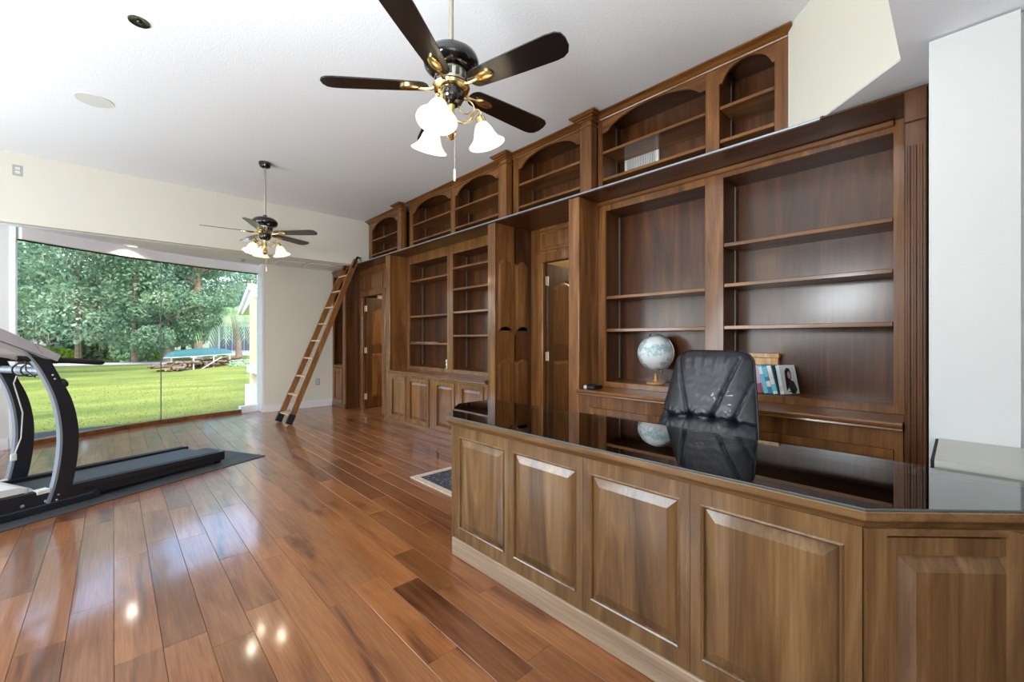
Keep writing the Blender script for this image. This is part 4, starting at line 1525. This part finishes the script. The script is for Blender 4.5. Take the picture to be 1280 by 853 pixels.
# belt deck with its two side rails
m = MB()
m.loops([[(-1.75, y, .060), (-1.75, y, .128), (-.03, y, .090), (-.03, y, .030)] for y in (.055, .545)])
m.build('deck', M['tmblack2'], **LT)
m = MB()
m.loops([[(-1.70, y, .1275), (-1.70, y, .1305), (-.05, y, .0945), (-.022, y, .080), (-.022, y, .050), (-.05, y, .04)] for y in (.075, .525)])
m.build('running_belt', M['belt'], **LT)
for y0, y1 in ((-.01, .062), (.538, .61)):
    m = MB()
    pr = [(-1.75, .05), (-1.75, .160), (-1.19, .144), (-.004, .108), (0, .098), (0, .030), (-.02, .024), (-.10, .022), (-1.0, .028)]
    m.loops([[(x, y, z) for x, z in inset(pr[::-1] if False else pr, 0)] for y in (y0, y1)])
    sr = m.build('side_rail', M['tmblack'], **LT)
    yo = y0 - .004 if y0 < .3 else y1 + .004
    m = MB()
    m.loops([[(-1.15, y, .085), (-1.15, y, .098), (-.06, y, .070), (-.06, y, .057)] for y in sorted((yo, (y0 + y1) / 2))])
    m.build('rail_groove', M['tmblack2'], sr, local=True)
    m = MB()
    m.loops([[(-1.62, y, .1585), (-1.19, y, .1455), (-.03, y, .1095), (-.03, y, .1065), (-1.19, y, .1425), (-1.62, y, .1555)] for y in (y0 + .012, y1 - .012)])
    m.build('foot_strip', M['rubber'], sr, local=True)
    MB().box(-.075, -.03, y0 + .01, y1 - .01, .0, .026, .004).build('rear_foot', M['rubber'], sr, local=True)
MB().lathe([(.022, -.25), (.026, -.24), (.026, .24), (.022, .25)], (-.035, .30, .062), 14, axis=(0, 1, 0)).build('rear_roller', M['steel'], smooth=True, **LT)
# base frame that carries the uprights
for y in (-.035, .595):
    m = MB()
    m.box(-1.95, -1.02, y, y + .04, .0, .055, .006)
    b = m.build('base_rail', M['tmblack'], **LT)
    MB().lathe([(.026, 0), (.030, .006), (.030, .022), (.026, .028)], (-1.045, y - .002 if y < .3 else y + .012, .035), 16, axis=(0, 1, 0)).build('transport_wheel', M['rubber'], b, local=True, smooth=True)
MB().box(-1.93, -1.87, -.03, .63, .004, .05, .006).build('cross_foot', M['tmblack'], **LT)
# motor hood
m = MB()
hood = [(-1.90, .085), (-1.90, .165), (-1.86, .195), (-1.56, .205), (-1.44, .198), (-1.375, .172), (-1.345, .135), (-1.340, .085)]
m.loops([[(x, y, z) for x, z in hood] for y in (.045, .555)])
hd = m.build('motor_hood', M['wplastic'], **LT)
m = MB()
m.box(-1.90, -1.335, .035, .045, .05, .10, .004)
m.tube([(-1.405, .035, .095), (-1.405, .035, .188)], .010, 8)
m.build('hood_trim', M['silver'], hd, local=True)
m = MB()
m.loops([[(-1.47, y, .030), (-1.20, y, .028), (-1.20, y, .085), (-1.24, y, .105), (-1.36, y, .122), (-1.44, y, .125), (-1.48, y, .095)] for y in (-.004, .032)])
pv = m.build('pivot_bracket', M['tmblack2'], **LT)
for x, z in ((-1.44, .075), (-1.32, .070)):
    MB().lathe([(.015, 0), (.015, .004), (.008, .008)], (x, -.004, z), 12, axis=(0, -1, 0)).build('bolt', M['steel'], pv, local=True)
# curved uprights
def spline(pts, n=6):
    out = []
    for i in range(len(pts) - 1):
        p0, p1, p2, p3 = pts[max(0, i - 1)], pts[i], pts[i + 1], pts[min(len(pts) - 1, i + 2)]
        for k in range(n):
            t = k / n
            out.append(tuple(.5 * ((2 * b) + (-a + c) * t + (2 * a - 5 * b + 4 * c - d) * t * t + (-a + 3 * b - 3 * c + d) * t ** 3) for a, b, c, d in zip(p0, p1, p2, p3)))
    out.append(pts[-1])
    return out
outer = spline([(-1.220, .0), (-1.178, .18), (-1.153, .36), (-1.147, .53), (-1.160, .67), (-1.187, .795), (-1.228, .908), (-1.270, 1.01), (-1.300, 1.085)])
inner = spline([(-1.325, .0), (-1.277, .175), (-1.250, .355), (-1.241, .505), (-1.250, .655), (-1.276, .807), (-1.318, .941), (-1.368, 1.06), (-1.432, 1.165)])
inner_in = [(x - .013, z) for x, z in inner]
for y, lab in ((-.03, 'near'), (.59, 'far')):
    m = MB()
    m.loops([[(a[0], yy, a[1]) for yy in ()] or [(ia[0], y, ia[1]), (oa[0], y, oa[1]), (oa[0], y + .045, oa[1]), (ia[0], y + .045, ia[1])] for ia, oa, a in zip(inner, outer, outer)])
    up = m.build('upright', M['tmblack'], smooth=True, angle=40, **LT)
    m = MB()
    m.loops([[(ib[0], y - .001, ib[1]), (ia[0] + .002, y - .001, ia[1]), (ia[0] + .002, y + .046, ia[1]), (ib[0], y + .046, ib[1])] for ia, ib in zip(inner, inner_in)])
    m.build('silver_edge', M['steel'], up, local=True, smooth=True, label='pale silver front edge of the upright')
    ys = y - .0 if y < .3 else y + .045
    dr = (0, -1, 0) if y < .3 else (0, 1, 0)
    for x, z in ((-1.262, .10), (-1.272, .065), (-1.292, .985), (-1.281, .955)):
        MB().lathe([(.007, 0), (.007, .003), (.003, .005)], (x, ys, z), 10, axis=dr).build('bolt', M['nickel'], up, local=True)
    MB().box(-1.37, -1.30, y + .010, y + .075 if y < .3 else y - .03, .128, .158, .004).build('upright_shoe', M['wplastic'], up, local=True)
    # foam grip pointing back to the runner
    m = MB()
    m.tube([(-1.47, y + .022, 1.115), (-1.30, y + .022, 1.098), (-1.14, y + .022, 1.080), (-1.005, y + .022, 1.062), (-.985, y + .022, 1.060)], [.017, .021, .021, .021, .012], 12)
    m.build('handlebar', M['rubber'], smooth=True, **LT)
m = MB()
m.lathe([(.028, 0), (.034, .006), (.034, .022), (.026, .030)], (-1.238, -.008, .915), 16, axis=(.8, 0, .35))
m.build('lock_knob', M['rubber'], smooth=True, **LT)
MB().tube([(-1.320, .012, 1.015), (-1.320, .594, 1.015)], .028, 14).build('crossbar', M['steel'], smooth=True, **LT)
# console
cs = [(-1.255, 1.128), (-1.273, 1.086), (-1.44, 1.176), (-1.60, 1.262), (-1.72, 1.325), (-1.70, 1.385), (-1.62, 1.362), (-1.51, 1.293)]
m = MB()
m.loops([[(x, y, z) for x, z in cs] for y in (-.045, .65)])
con = m.build('console', M['silver'], **LT)
fl = [(-1.30, 1.0985), (-1.44, 1.172), (-1.60, 1.258), (-1.72, 1.322), (-1.715, 1.30), (-1.58, 1.205), (-1.45, 1.14)]
m = MB()
m.loops([[(x, y, z) for x, z in fl] for y in (-.03, .635)])
m.build('console_underside', M['gplastic'], con, local=True)
m = MB()
pa, pb = Vector((-1.30, 0, 1.161)), Vector((-1.49, 0, 1.286))
dd = (pb - pa).normalized()
nn = Vector((dd.z, 0, -dd.x)) * -1
m.loops([[tuple(pa + dd * s + nn * h + Vector((0, y, 0))) for s, h in ((0, -.002), (.21, -.002), (.21, .004), (0, .004))] for y in (.10, .50)])
m.build('display_panel', M['tmblack2'], con, local=True)
m = MB()
m.loops([[(-1.351, y, 1.1375), (-1.349, y, 1.1365), (-1.392, y, 1.211), (-1.394, y, 1.212)] for y in (-.0465, -.044)])
m.build('console_seam', M['tmblack2'], con, local=True)
# cables looped round the crossbar, and the safety lead
m = MB()
for y0 in (.12, .24):
    lp = []
    for k in range(22):
        a = 2 * math.pi * k / 21
        lp.append((-1.325 + .045 * math.cos(a), y0 + .07 * math.sin(a * .5) + .02 * k / 21, 1.02 + .048 * math.sin(a)))
    m.tube(lp, .0055, 6)
m.tube([(-1.40, .18, 1.17), (-1.36, .16, 1.10), (-1.37, .13, 1.02), (-1.33, .10, .965)], .0045, 6)
m.build('cable_loops', M['tmblack2'], smooth=True, **LT)
m = MB()
m.tube([(-1.345, .36, 1.05), (-1.30, .42, 1.0), (-1.268, .575, .90), (-1.215, .584, .66), (-1.225, .584, .46), (-1.262, .580, .34)], .0045, 6)
cbl = m.build('safety_lead', M['wplastic'], smooth=True, **LT)
MB().box(-1.285, -1.250, .572, .588, .29, .345, .004).build('lead_clip', M['wplastic'], cbl, local=True)

# ------------------------------------------------------------------ garden outside
GZ = -.16
m = MB()
gp = [(-34, 8.62), (40, 8.62), (40, 26), (40, 80), (-34, 80), (-34, 26)]
NXg, NYg = 60, 60
def ground_z(x, y):
    return GZ + .05 * mnoise.noise(Vector((x * .12, y * .12, 0))) * min(1, max(0, (y - 9) / 6)) + max(0, y - 40) * .004
gv = [[m.bm.verts.new((-34 + 74 * i / NXg, 8.7 + 72 * (j / NYg) ** 1.4, ground_z(-34 + 74 * i / NXg, 8.7 + 72 * (j / NYg) ** 1.4))) for i in range(NXg + 1)] for j in range(NYg + 1)]
for j in range(NYg):
    for i in range(NXg):
        m.bm.faces.new((gv[j][i], gv[j][i + 1], gv[j + 1][i + 1], gv[j + 1][i]))
struct(m.build('lawn', M['lawn'], smooth=True))
M['road'] = plain('pale_road', (150, 150, 146), .9, var=.12, scale=1.5)
m = MB()
pth = [(-30, 33.6), (-12, 33.2), (-3, 32.5), (2, 31.2), (9, 30.6), (30, 31.5)]
m.loops([[(x, y, GZ + .03), (x, y + 2.4, GZ + .03), (x, y + 2.4, GZ + .08), (x, y, GZ + .08)] for x, y in pth])
struct(m.build('road', M['road']))
# short grass near the glass: blades
nb = 16000
rs = np.random.RandomState(5)
gxs = rs.uniform(-3.5, 6.0, nb)
gys = 8.75 + rs.uniform(0, 1, nb) ** 1.6 * 11
ang = rs.uniform(0, 2 * np.pi, nb)
hh = rs.uniform(.015, .040, nb)
ww = rs.uniform(.006, .014, nb)
lean = rs.uniform(-.03, .03, (nb, 2))
zb = np.array([ground_z(a, b) for a, b in zip(gxs, gys)]) - .01
v = np.empty((nb, 3, 3))
v[:, 0] = np.stack([gxs - ww * np.cos(ang), gys - ww * np.sin(ang), zb], 1)
v[:, 1] = np.stack([gxs + ww * np.cos(ang), gys + ww * np.sin(ang), zb], 1)
v[:, 2] = np.stack([gxs + lean[:, 0], gys + lean[:, 1], zb + hh], 1)
ok = ~((gxs > 1.9) & (gys < 11.2))
v = v[ok]
me = bpy.data.meshes.new('grass')
me.from_pydata(v.reshape(-1, 3).tolist(), [], np.arange(len(v) * 3).reshape(-1, 3).tolist())
me.materials.append(foliage('grass_blades', (98, 112, 54), (106, 118, 58), (118, 126, 66), .5))
go = bpy.data.objects.new('grass', me)
COL.objects.link(go)
tag(go, 'short bright grass of the lawn close to the window', 'grass', kind='stuff')

LEAF = {  # tree leaf tones made paler and cooler, distance haze painted in
    'oak': foliage('oak_leaves', (66, 94, 78), (98, 126, 100), (136, 156, 122), .5),
    'cool': foliage('cool_leaves', (100, 134, 118), (132, 162, 140), (166, 188, 160), .5),
    'olive': foliage('olive_leaves', (108, 114, 90), (138, 142, 110), (164, 166, 134), .5),
    'fresh': foliage('fresh_leaves', (116, 152, 126), (146, 176, 140), (178, 196, 162), .5),
    'hedge': foliage('hedge_leaves', (92, 130, 50), (134, 168, 62), (176, 196, 84), .9),
    'palm': foliage('palm_leaves', (90, 124, 92), (132, 162, 124), (178, 196, 156), .7),
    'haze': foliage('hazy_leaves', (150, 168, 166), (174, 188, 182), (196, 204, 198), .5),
    'moss': foliage('hanging_moss', (116, 122, 104), (142, 146, 126), (168, 170, 150), .9),
}
M['bark'] = plain('grey_brown_bark', (108, 96, 82), .95, var=.3, scale=5, bump=.5, bscale=20)
M['barkp'] = plain('pale_tan_bark', (150, 130, 106), .95, var=.25, scale=5, bump=.4, bscale=20)

def leaf_cloud(rs, blobs, n, size, droop=0.0):
    """n leaf blades scattered in the skins of ellipsoid blobs (cx,cy,cz,rx,ry,rz)"""
    w = np.array([b[3] * b[4] + b[4] * b[5] + b[3] * b[5] for b in blobs])
    idx = rs.choice(len(blobs), n, p=w / w.sum())
    B = np.array(blobs)[idx]
    d = rs.normal(size=(n, 3))
    d /= np.linalg.norm(d, axis=1, keepdims=True)
    r = rs.uniform(.45, 1.0, (n, 1)) ** .5
    c = B[:, :3] + d * B[:, 3:6] * r
    a = rs.normal(size=(n, 3)); a[:, 2] -= droop
    a /= np.linalg.norm(a, axis=1, keepdims=True)
    b = np.cross(a, d + rs.normal(scale=.6, size=(n, 3)))
    b /= np.linalg.norm(b, axis=1, keepdims=True) + 1e-9
    s = size * rs.uniform(.6, 1.3, (n, 1))
    P = np.stack([c - a * s, c + b * s * .55, c + a * s, c - b * s * .55], 1)
    return P.reshape(-1, 3)

def cloud_mesh(name, pts, mat, parent):
    off = np.array(BASE[parent.name])
    me = bpy.data.meshes.new(name)
    n = len(pts)
    me.vertices.add(n)
    me.vertices.foreach_set('co', (pts - off).ravel())
    me.loops.add(n)
    me.loops.foreach_set('vertex_index', np.arange(n))
    me.polygons.add(n // 4)
    me.polygons.foreach_set('loop_start', np.arange(0, n, 4))
    me.polygons.foreach_set('loop_total', np.full(n // 4, 4))
    me.update()
    me.validate()
    me.materials.append(mat)
    o = bpy.data.objects.new(name, me)
    COL.objects.link(o)
    o.parent = parent
    BASE[o.name] = BASE[parent.name]
    o['kind'] = 'stuff'
    return o

def tree(label, x, y, h, crown, leaf, n, size, trunk_r=.25, base=None, seed=0, lean=(0, 0), name='tree', bark='bark', moss=0):
    """crown: list of blobs relative to (x, y), z from the ground"""
    rs = np.random.RandomState(seed)
    z0 = ground_z(x, y) - .08
    t = thing(name, (x, y, z0), label, 'tree' if name == 'tree' else 'shrub', 'trees beyond the lawn' if name == 'tree' else 'shrubs beyond the road')
    blobs = [(x + b[0], y + b[1], z0 + b[2], b[3], b[4], b[5]) for b in crown]
    cloud_mesh('foliage', leaf_cloud(rs, blobs, n, size), LEAF[leaf], t)
    m = MB()
    cx, cy_, cz = blobs[0][:3]
    p = [(x, y, z0), (x + lean[0] * .4, y + lean[1] * .4, z0 + (cz - z0) * .5), (cx, cy_, cz)]
    m.tube(p, [trunk_r * 1.25, trunk_r, trunk_r * .6], 8)
    for b in blobs[1:]:
        q = Vector(p[1]).lerp(Vector(p[2]), rs.uniform(.2, .9))
        mid = q.lerp(Vector(b[:3]), .5) + Vector((0, 0, .3))
        m.tube([q, mid, b[:3]], [trunk_r * .5, trunk_r * .35, trunk_r * .15], 6)
    m.build('trunk', M[bark], t, smooth=True)
    if moss:
        n2 = moss
        ix = rs.choice(len(blobs), n2)
        Bb = np.array(blobs)[ix]
        d = rs.normal(size=(n2, 3)); d /= np.linalg.norm(d, axis=1, keepdims=True)
        d[:, 2] = -np.abs(d[:, 2])
        c = Bb[:, :3] + d * Bb[:, 3:6] * .95
        L = rs.uniform(.15, .5, n2)
        w = .02
        a = rs.uniform(0, np.pi, n2)
        o1 = np.stack([np.cos(a) * w, np.sin(a) * w, np.zeros(n2)], 1)
        dn = np.stack([rs.normal(scale=.05, size=n2), rs.normal(scale=.05, size=n2), -L], 1)
        P = np.stack([c - o1, c + o1, c + dn + o1 * .3, c + dn - o1 * .3], 1).reshape(-1, 3)
        cloud_mesh('hanging_moss', P, LEAF['moss'], t)
    return t

def crown(rs, r, h0, h1, k, spread=1.0):
    """k blobs filling a crown of radius r between heights h0 and h1"""
    out = [(0, 0, (h0 + h1) / 2, r * .55, r * .55, (h1 - h0) * .38)]
    for i in range(k):
        a = rs.uniform(0, 2 * math.pi)
        q = r * (rs.uniform(.35, .85)) * spread
        z = rs.uniform(h0 + .1 * (h1 - h0), h1 - .1 * (h1 - h0))
        s = r * rs.uniform(.28, .46)
        out.append((q * math.cos(a), q * math.sin(a), z, s, s, s * rs.uniform(.55, .8)))
    return out

trs = [  # label, x, y, radius, h0, h1, leaf, n, size, seed, trunk
    ('big dark live oak nearest the window, its crown filling the upper left', -5.4, 24.5, 5.6, 1.2, 12.5, 'oak', 7500, .26, 1, .26, 500),
    ('leaning moss-hung oak in the middle left of the view, behind the road', -1.6, 38.0, 5.2, 2.2, 14.5, 'cool', 6500, .30, 2, .15, 400),
    ('olive-brown crowned tree behind the middle of the left pane', 1.6, 41.5, 4.6, 2.4, 13.0, 'olive', 4500, .30, 3, .30, 300),
    ('dark oak crown high above the glass joint', .9, 33.5, 3.6, 5.6, 13.0, 'oak', 4200, .27, 4, .12, 150),
    ('tall pale trunked tree rising behind the canoe', 4.25, 36.5, 4.2, 3.9, 13.2, 'cool', 5000, .28, 5, .26, 0),
    ('fresh green tree between the glass joint and the canoe', 2.9, 38.5, 3.6, .9, 8.8, 'fresh', 5200, .28, 6, .24, 0),
    ('grey-green tree behind the palm and the screened house', 11.8, 58.0, 5.4, 3.6, 14.5, 'fresh', 5200, .34, 7, .32, 0),
    ('dense dark tree low behind the left end of the canoe', 2.35, 33.0, 2.5, .2, 5.6, 'oak', 4200, .22, 8, .2, 0),
    ('distant tree closing the left edge of the view', -7.6, 48.0, 5.0, 1.0, 9.5, 'cool', 5200, .36, 9, .34, 0),
    ('distant hazy tree behind the moss-hung oak', -2.8, 57.0, 6.0, 1.0, 9.5, 'fresh', 5200, .42, 10, .36, 0),
    ('distant tree behind the olive-brown crown', 3.4, 58.0, 6.0, 1.0, 9.0, 'cool', 5200, .40, 11, .36, 0),
    ('distant tree at the right beyond the screened house', 14.0, 60.0, 7.0, 1.5, 16.0, 'cool', 5200, .44, 12, .4, 0),
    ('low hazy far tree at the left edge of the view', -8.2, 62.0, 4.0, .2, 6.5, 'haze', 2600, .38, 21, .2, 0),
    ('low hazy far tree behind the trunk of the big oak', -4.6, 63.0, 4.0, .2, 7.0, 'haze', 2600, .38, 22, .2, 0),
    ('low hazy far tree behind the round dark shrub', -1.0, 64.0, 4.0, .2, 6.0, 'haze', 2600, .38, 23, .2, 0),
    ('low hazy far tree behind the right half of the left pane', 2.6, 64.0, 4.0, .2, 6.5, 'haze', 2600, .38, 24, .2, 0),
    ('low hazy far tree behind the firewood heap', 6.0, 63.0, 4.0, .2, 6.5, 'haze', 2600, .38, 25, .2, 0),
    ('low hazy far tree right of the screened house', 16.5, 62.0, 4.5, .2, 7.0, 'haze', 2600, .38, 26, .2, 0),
]
for lb, x, y, r_, h0, h1, lf, n, sz, sd, tr, ms in trs:
    rs = np.random.RandomState(100 + sd)
    cr_ = crown(rs, r_, h0, h1, 9 if sd in (1, 2, 4) else 13)
    if sd == 1:
        cr_ += [(.6, -2.6, 2.9, 2.6, 1.5, 1.3), (-1.6, -2.0, 2.3, 2.0, 1.4, 1.5), (2.6, -1.6, 3.6, 2.0, 1.4, 1.2), (1.0, -1.2, 1.5, 1.7, 1.0, 1.2)]
    if sd == 4:
        cr_ += [(0, -.9, 2.2, 1.5, .9, 1.6), (.2, -.9, 4.6, 1.7, 1.0, 1.5), (-.2, -.9, 6.4, 1.5, 1.0, 1.2)]
    if sd == 2:
        cr_ += [(.2, -2.2, 3.0, 2.2, 1.2, 1.8), (1.6, -1.5, 2.2, 1.6, 1.0, 1.4)]
    tree(lb, x, y, h1, cr_, lf, int(n * 3.2), sz * .40, tr, seed=sd, bark='barkp' if 'pale trunked' in lb else 'bark', moss=ms)
shr = [('low bright yellow-green hedge at the far left beyond the road', -4.2, 40.5, [(0, 0, .55, 1.6, .8, .7), (-1.5, .2, .5, 1.2, .8, .6), (1.5, .1, .45, 1.1, .7, .55)], 'hedge', 2600, .13),
       ('bright yellow-green hedge left of the glass joint beyond the road', 1.05, 41.0, [(0, 0, .5, 1.4, .7, .65), (1.2, .2, .45, 1.0, .7, .55)], 'hedge', 2000, .13),
       ('round dark shrub between the two bright hedges', -1.35, 42.5, [(0, 0, 1.3, 1.5, 1.2, 1.4), (.6, -.3, .8, .9, .8, .9)], 'oak', 2200, .16),
       ('loose green shrub beside the left end of the firewood', .7, 35.8, [(0, 0, .9, .9, .8, 1.0), (.5, .2, .6, .7, .6, .7)], 'fresh', 1600, .13),
       ('tall grey-green shrub before the left oak', -4.9, 37.5, [(0, 0, 1.5, 1.3, 1.1, 1.6), (-.9, .3, 1.0, 1.0, .9, 1.1)], 'cool', 2400, .17),
       ('weedy green clump at the right end of the firewood', 5.2, 26.6, [(0, 0, .12, .8, .5, .28)], 'fresh', 900, .09)]
for i, (lb, x, y, bl, lf, n, sz) in enumerate(shr):
    tree(lb, x, y, 2, bl, lf, n, sz, .05, seed=50 + i, name='shrub')

# palm with drooping fronds
px_, py_ = 6.15, 33.2
pz = ground_z(px_, py_)
pm = thing('palm_tree', (px_, py_, pz - .05), 'feathery palm with drooping pale fronds right of the canoe', 'tree')
MB().tube([(px_, py_, pz - .05), (px_ - .1, py_, pz + 1.5), (px_ - .45, py_, pz + 3.3)], [.22, .16, .14], 10).build('trunk', M['bark'], pm, smooth=True)
rsx = np.random.RandomState(77)
for k in range(22):
    a = 2 * math.pi * k / 22 + rsx.uniform(-.1, .1)
    el = rsx.uniform(.25, 1.25)
    L = rsx.uniform(2.0, 2.7)
    c0 = np.array([px_ - .45, py_, pz + 3.3])
    sp_ = []
    for s in np.linspace(0, 1, 9):
        sp_.append(c0 + np.array([math.cos(a) * L * s * math.cos(el * (1 - .5 * s)), math.sin(a) * L * s * math.cos(el * (1 - .5 * s)), L * (math.sin(el) * s - 1.35 * s * s)]))
    m = MB()
    m.tube([tuple(q) for q in sp_], [.022 - .017 * i / 8 for i in range(9)], 5)
    for i in range(1, 9):
        for sd in (-1, 1):
            for e in (0, .33, .66):
                q = sp_[i - 1] * (1 - e) + sp_[i] * e
                tdir = sp_[i] - sp_[i - 1]
                tdir = tdir / np.linalg.norm(tdir)
                sdv = np.cross(tdir, [0, 0, 1.0]); sdv = sdv / (np.linalg.norm(sdv) + 1e-6) * sd
                tip = q + sdv * .32 + tdir * .25 + np.array([0, 0, -.34])
                w = tdir * .028
                m.quad([tuple(q - w), tuple(q + w), tuple(tip + w * .3), tuple(tip - w * .3)])
    m.build('frond', LEAF['palm'], pm)

# canoe on its rack, over the firewood
CA, CB = Vector((1.62, 23.9, 0)), Vector((4.95, 28.9, 0))
cd = (CB - CA).normalized()
cl = (CB - CA).length
cn = Vector((-cd.y, cd.x, 0))
M['canoe'] = plain('teal_canoe_hull', (26, 74, 72), .55, coat=0.0, var=.06, scale=2)
cc = (CA + CB) / 2
can = thing('canoe', (cc.x, cc.y, .44), 'upturned teal canoe lying on a rack over the firewood', 'canoe')
m = MB()
rings = []
for k in range(17):
    s = k / 16
    e = max(0, math.sin(math.pi * s)) ** .42
    w = max(.015, .42 * e)
    hgt = max(.05, .36 * e ** .7)
    zt = .455
    c = CA + cd * cl * s
    sec = []
    for j in range(9):
        a = math.pi * j / 8
        sec.append(tuple(c + cn * w * math.cos(a) + Vector((0, 0, zt + hgt * math.sin(a) ** .8))))
    rings.append(sec)
m.loops(rings)
m.build('hull', M['canoe'], can, smooth=True)
m = MB()
for sd in (-1, 1):
    gw = []
    for k in range(17):
        s = k / 16
        e = max(0, math.sin(math.pi * s)) ** .42
        gw.append(tuple(CA + cd * cl * s + cn * sd * max(.015, .425 * e) + Vector((0, 0, .455))))
    m.tube(gw, .02, 6)
m.build('gunwale', M['silver'], can, smooth=True)
MB().tube([tuple(CA + cd * cl * k / 16 + Vector((0, 0, .457 + .36 * math.sin(math.pi * k / 16) ** .30))) for k in range(1, 16)], .014, 6).build('keel_strip', M['canoe'], can, smooth=True)
rk = thing('canoe_rack', (cc.x, cc.y, GZ), 'pale timber rack holding the canoe above the firewood', 'rack')
M['pale_post'] = plain('weathered_post', (150, 148, 142), .8, var=.1)
for s in (.22, .52, .80):
    c = CA + cd * cl * s
    for sd in (-1, 1):
        p = c + cn * sd * .46
        MB().box(p.x - .03, p.x + .03, p.y - .03, p.y + .03, GZ - .05, .43).build('post', M['pale_post'], rk)
    a, b = c - cn * .6, c + cn * .6
    MB().tube([(a.x, a.y, .415), (b.x, b.y, .415)], .03, 6).build('cross_beam', M['pale_post'], rk)
a = CA + cd * cl * .30 - cn * .55
b = CA + cd * cl * .62 - cn * .55
MB().tube([(a.x, a.y, GZ), (b.x, b.y, .34)], .025, 6).build('brace', M['pale_post'], rk)
# firewood: the logs on the front of the heap one by one, the rest as a mass
rsf = np.random.RandomState(3)
wl_ = [plain('split_log_%s' % n, c, .95, var=.25, scale=6) for n, c in (('tan', (120, 98, 74)), ('brown', (82, 60, 44)), ('grey', (98, 90, 80)))]
for g_ in range(3):
    m = MB()
    for k in range(14):
        sf = rsf.uniform(-.04, 1.04)
        lvl = rsf.choice([.07, .17, .27, .36])
        c = CA + cd * cl * sf + cn * rsf.uniform(-.75, .35) * (1 - lvl)
        an = rsf.uniform(-.6, .6)
        dv_ = (cd * math.cos(an) + cn * math.sin(an)) * rsf.uniform(.5, 1.3) / 2
        dz = rsf.uniform(-.05, .05)
        r0 = rsf.uniform(.045, .085)
        m.tube([tuple(c - dv_ + Vector((0, 0, GZ + lvl - dz))), tuple(c + dv_ + Vector((0, 0, GZ + lvl + dz)))], [r0, r0 * .85], 7)
    if g_ == 0:
        fw = thing('firewood_pile', (cc.x, cc.y, GZ), 'heap of weathered logs and branches under the teal canoe', 'firewood', kind='stuff')
    lg = m.build('logs', wl_[g_], fw)
    lg['kind'] = 'stuff'
m = MB()
for k in range(60):
    s = rsf.uniform(0, 1)
    c = CA + cd * cl * s + cn * rsf.uniform(-.3, .5)
    an = rsf.uniform(-1.2, 1.2)
    dv_ = (cd * math.cos(an) + cn * math.sin(an)) * rsf.uniform(.3, .7)
    z = GZ + rsf.uniform(.03, .34)
    m.tube([tuple(c - dv_ + Vector((0, 0, z))), tuple(c + dv_ + Vector((0, 0, z + .05)))], rsf.uniform(.02, .05), 5)
fs = m.build('brushwood', wl_[1], fw)
fs['kind'] = 'stuff'

# screened house far behind the palm
hx0, hx1, hy = 7.1, 13.0, 47.5
hs = thing('screened_house', (10, 49, GZ), 'far pale house with dark screened porch behind the palm', 'house')
M['siding'] = plain('blue_grey_siding', (130, 138, 144), .8, var=.05, scale=1)
M['screen'] = plain('dark_porch_screen', (40, 50, 66), .6, var=.1, scale=1)
M['roof'] = plain('grey_roof', (128, 124, 118), .9, var=.1, scale=2)
MB().box(hx0, hx1, hy, hy + 5, GZ, 3.0).build('wall', M['siding'], hs)
MB().prism([(hx0 - .4, 3.0), (hx1 + .4, 3.0), (hx1 - 1.5, 4.3), (hx0 + 1.5, 4.3)], f_negy(hy), -5.4, .4).build('roof', M['roof'], hs)
for k in range(3):
    a = hx0 + .15 + k * .98
    sc = MB().box(a, a + .92, hy - .05, hy, .25, 2.5).build('porch_screen', M['screen'], hs)
    MB().box(a + .43, a + .48, hy - .08, hy - .05, .25, 2.5).build('mullion', M['siding'], sc)
for a, w, z0, z1 in ((10.3, .8, .0, 2.1), (11.6, .9, .9, 2.1)):
    fr_o = MB().box(a - .08, a + w + .08, hy - .06, hy, z0 - .06, z1 + .08).build('window', M['trim'], hs)
    MB().box(a, a + w, hy - .08, hy - .06, z0, z1).build('pane', M['screen'], fr_o)
MB().box(7.0, 13.5, 43.5, 47.4, GZ, GZ + .12).build('patio_slab', M['road'], hs)

# the house's own wing beside the window, tan stucco under a white gable
wg = thing('house_wing', (2.4, 9.9, GZ), 'tan stucco wing of the house just outside the right end of the window', 'building')
M['stucco'] = plain('tan_stucco', (206, 184, 146), .9, var=.06, scale=3, bump=.3, bscale=50)
MB().prism([(8.72, GZ), (10.16, GZ), (10.16, 2.02), (9.97, 2.16), (9.2, 1.98), (8.72, 1.9)], f_negx(2.06), -.5, 0).build('wall', M['stucco'], wg)
m = MB()
for p, q in (((10.95, 1.80), (9.97, 2.30)), ((9.97, 2.30), (8.72, 1.98))):
    m.prism([p, (p[0], p[1] + .10), (q[0], q[1] + .10), q], f_negx(2.00), -.62, 0)
m.build('bargeboard', M['trim'], wg)
MB().prism([(10.85, 1.86), (9.97, 2.29), (8.72, 1.97), (8.72, 1.93), (9.97, 2.16), (10.16, 2.0), (10.8, 1.80)][::-1], f_negx(2.05), -.55, 0).build('gable_soffit', M['trim'], wg)
MB().box(1.98, 2.06, 8.72, 10.16, GZ, .33).build('planter_wall', M['trim'], wg)
MB().box(1.96, 2.06, 8.72, 9.9, .60, .74).build('window_ledge', M['trim'], wg)
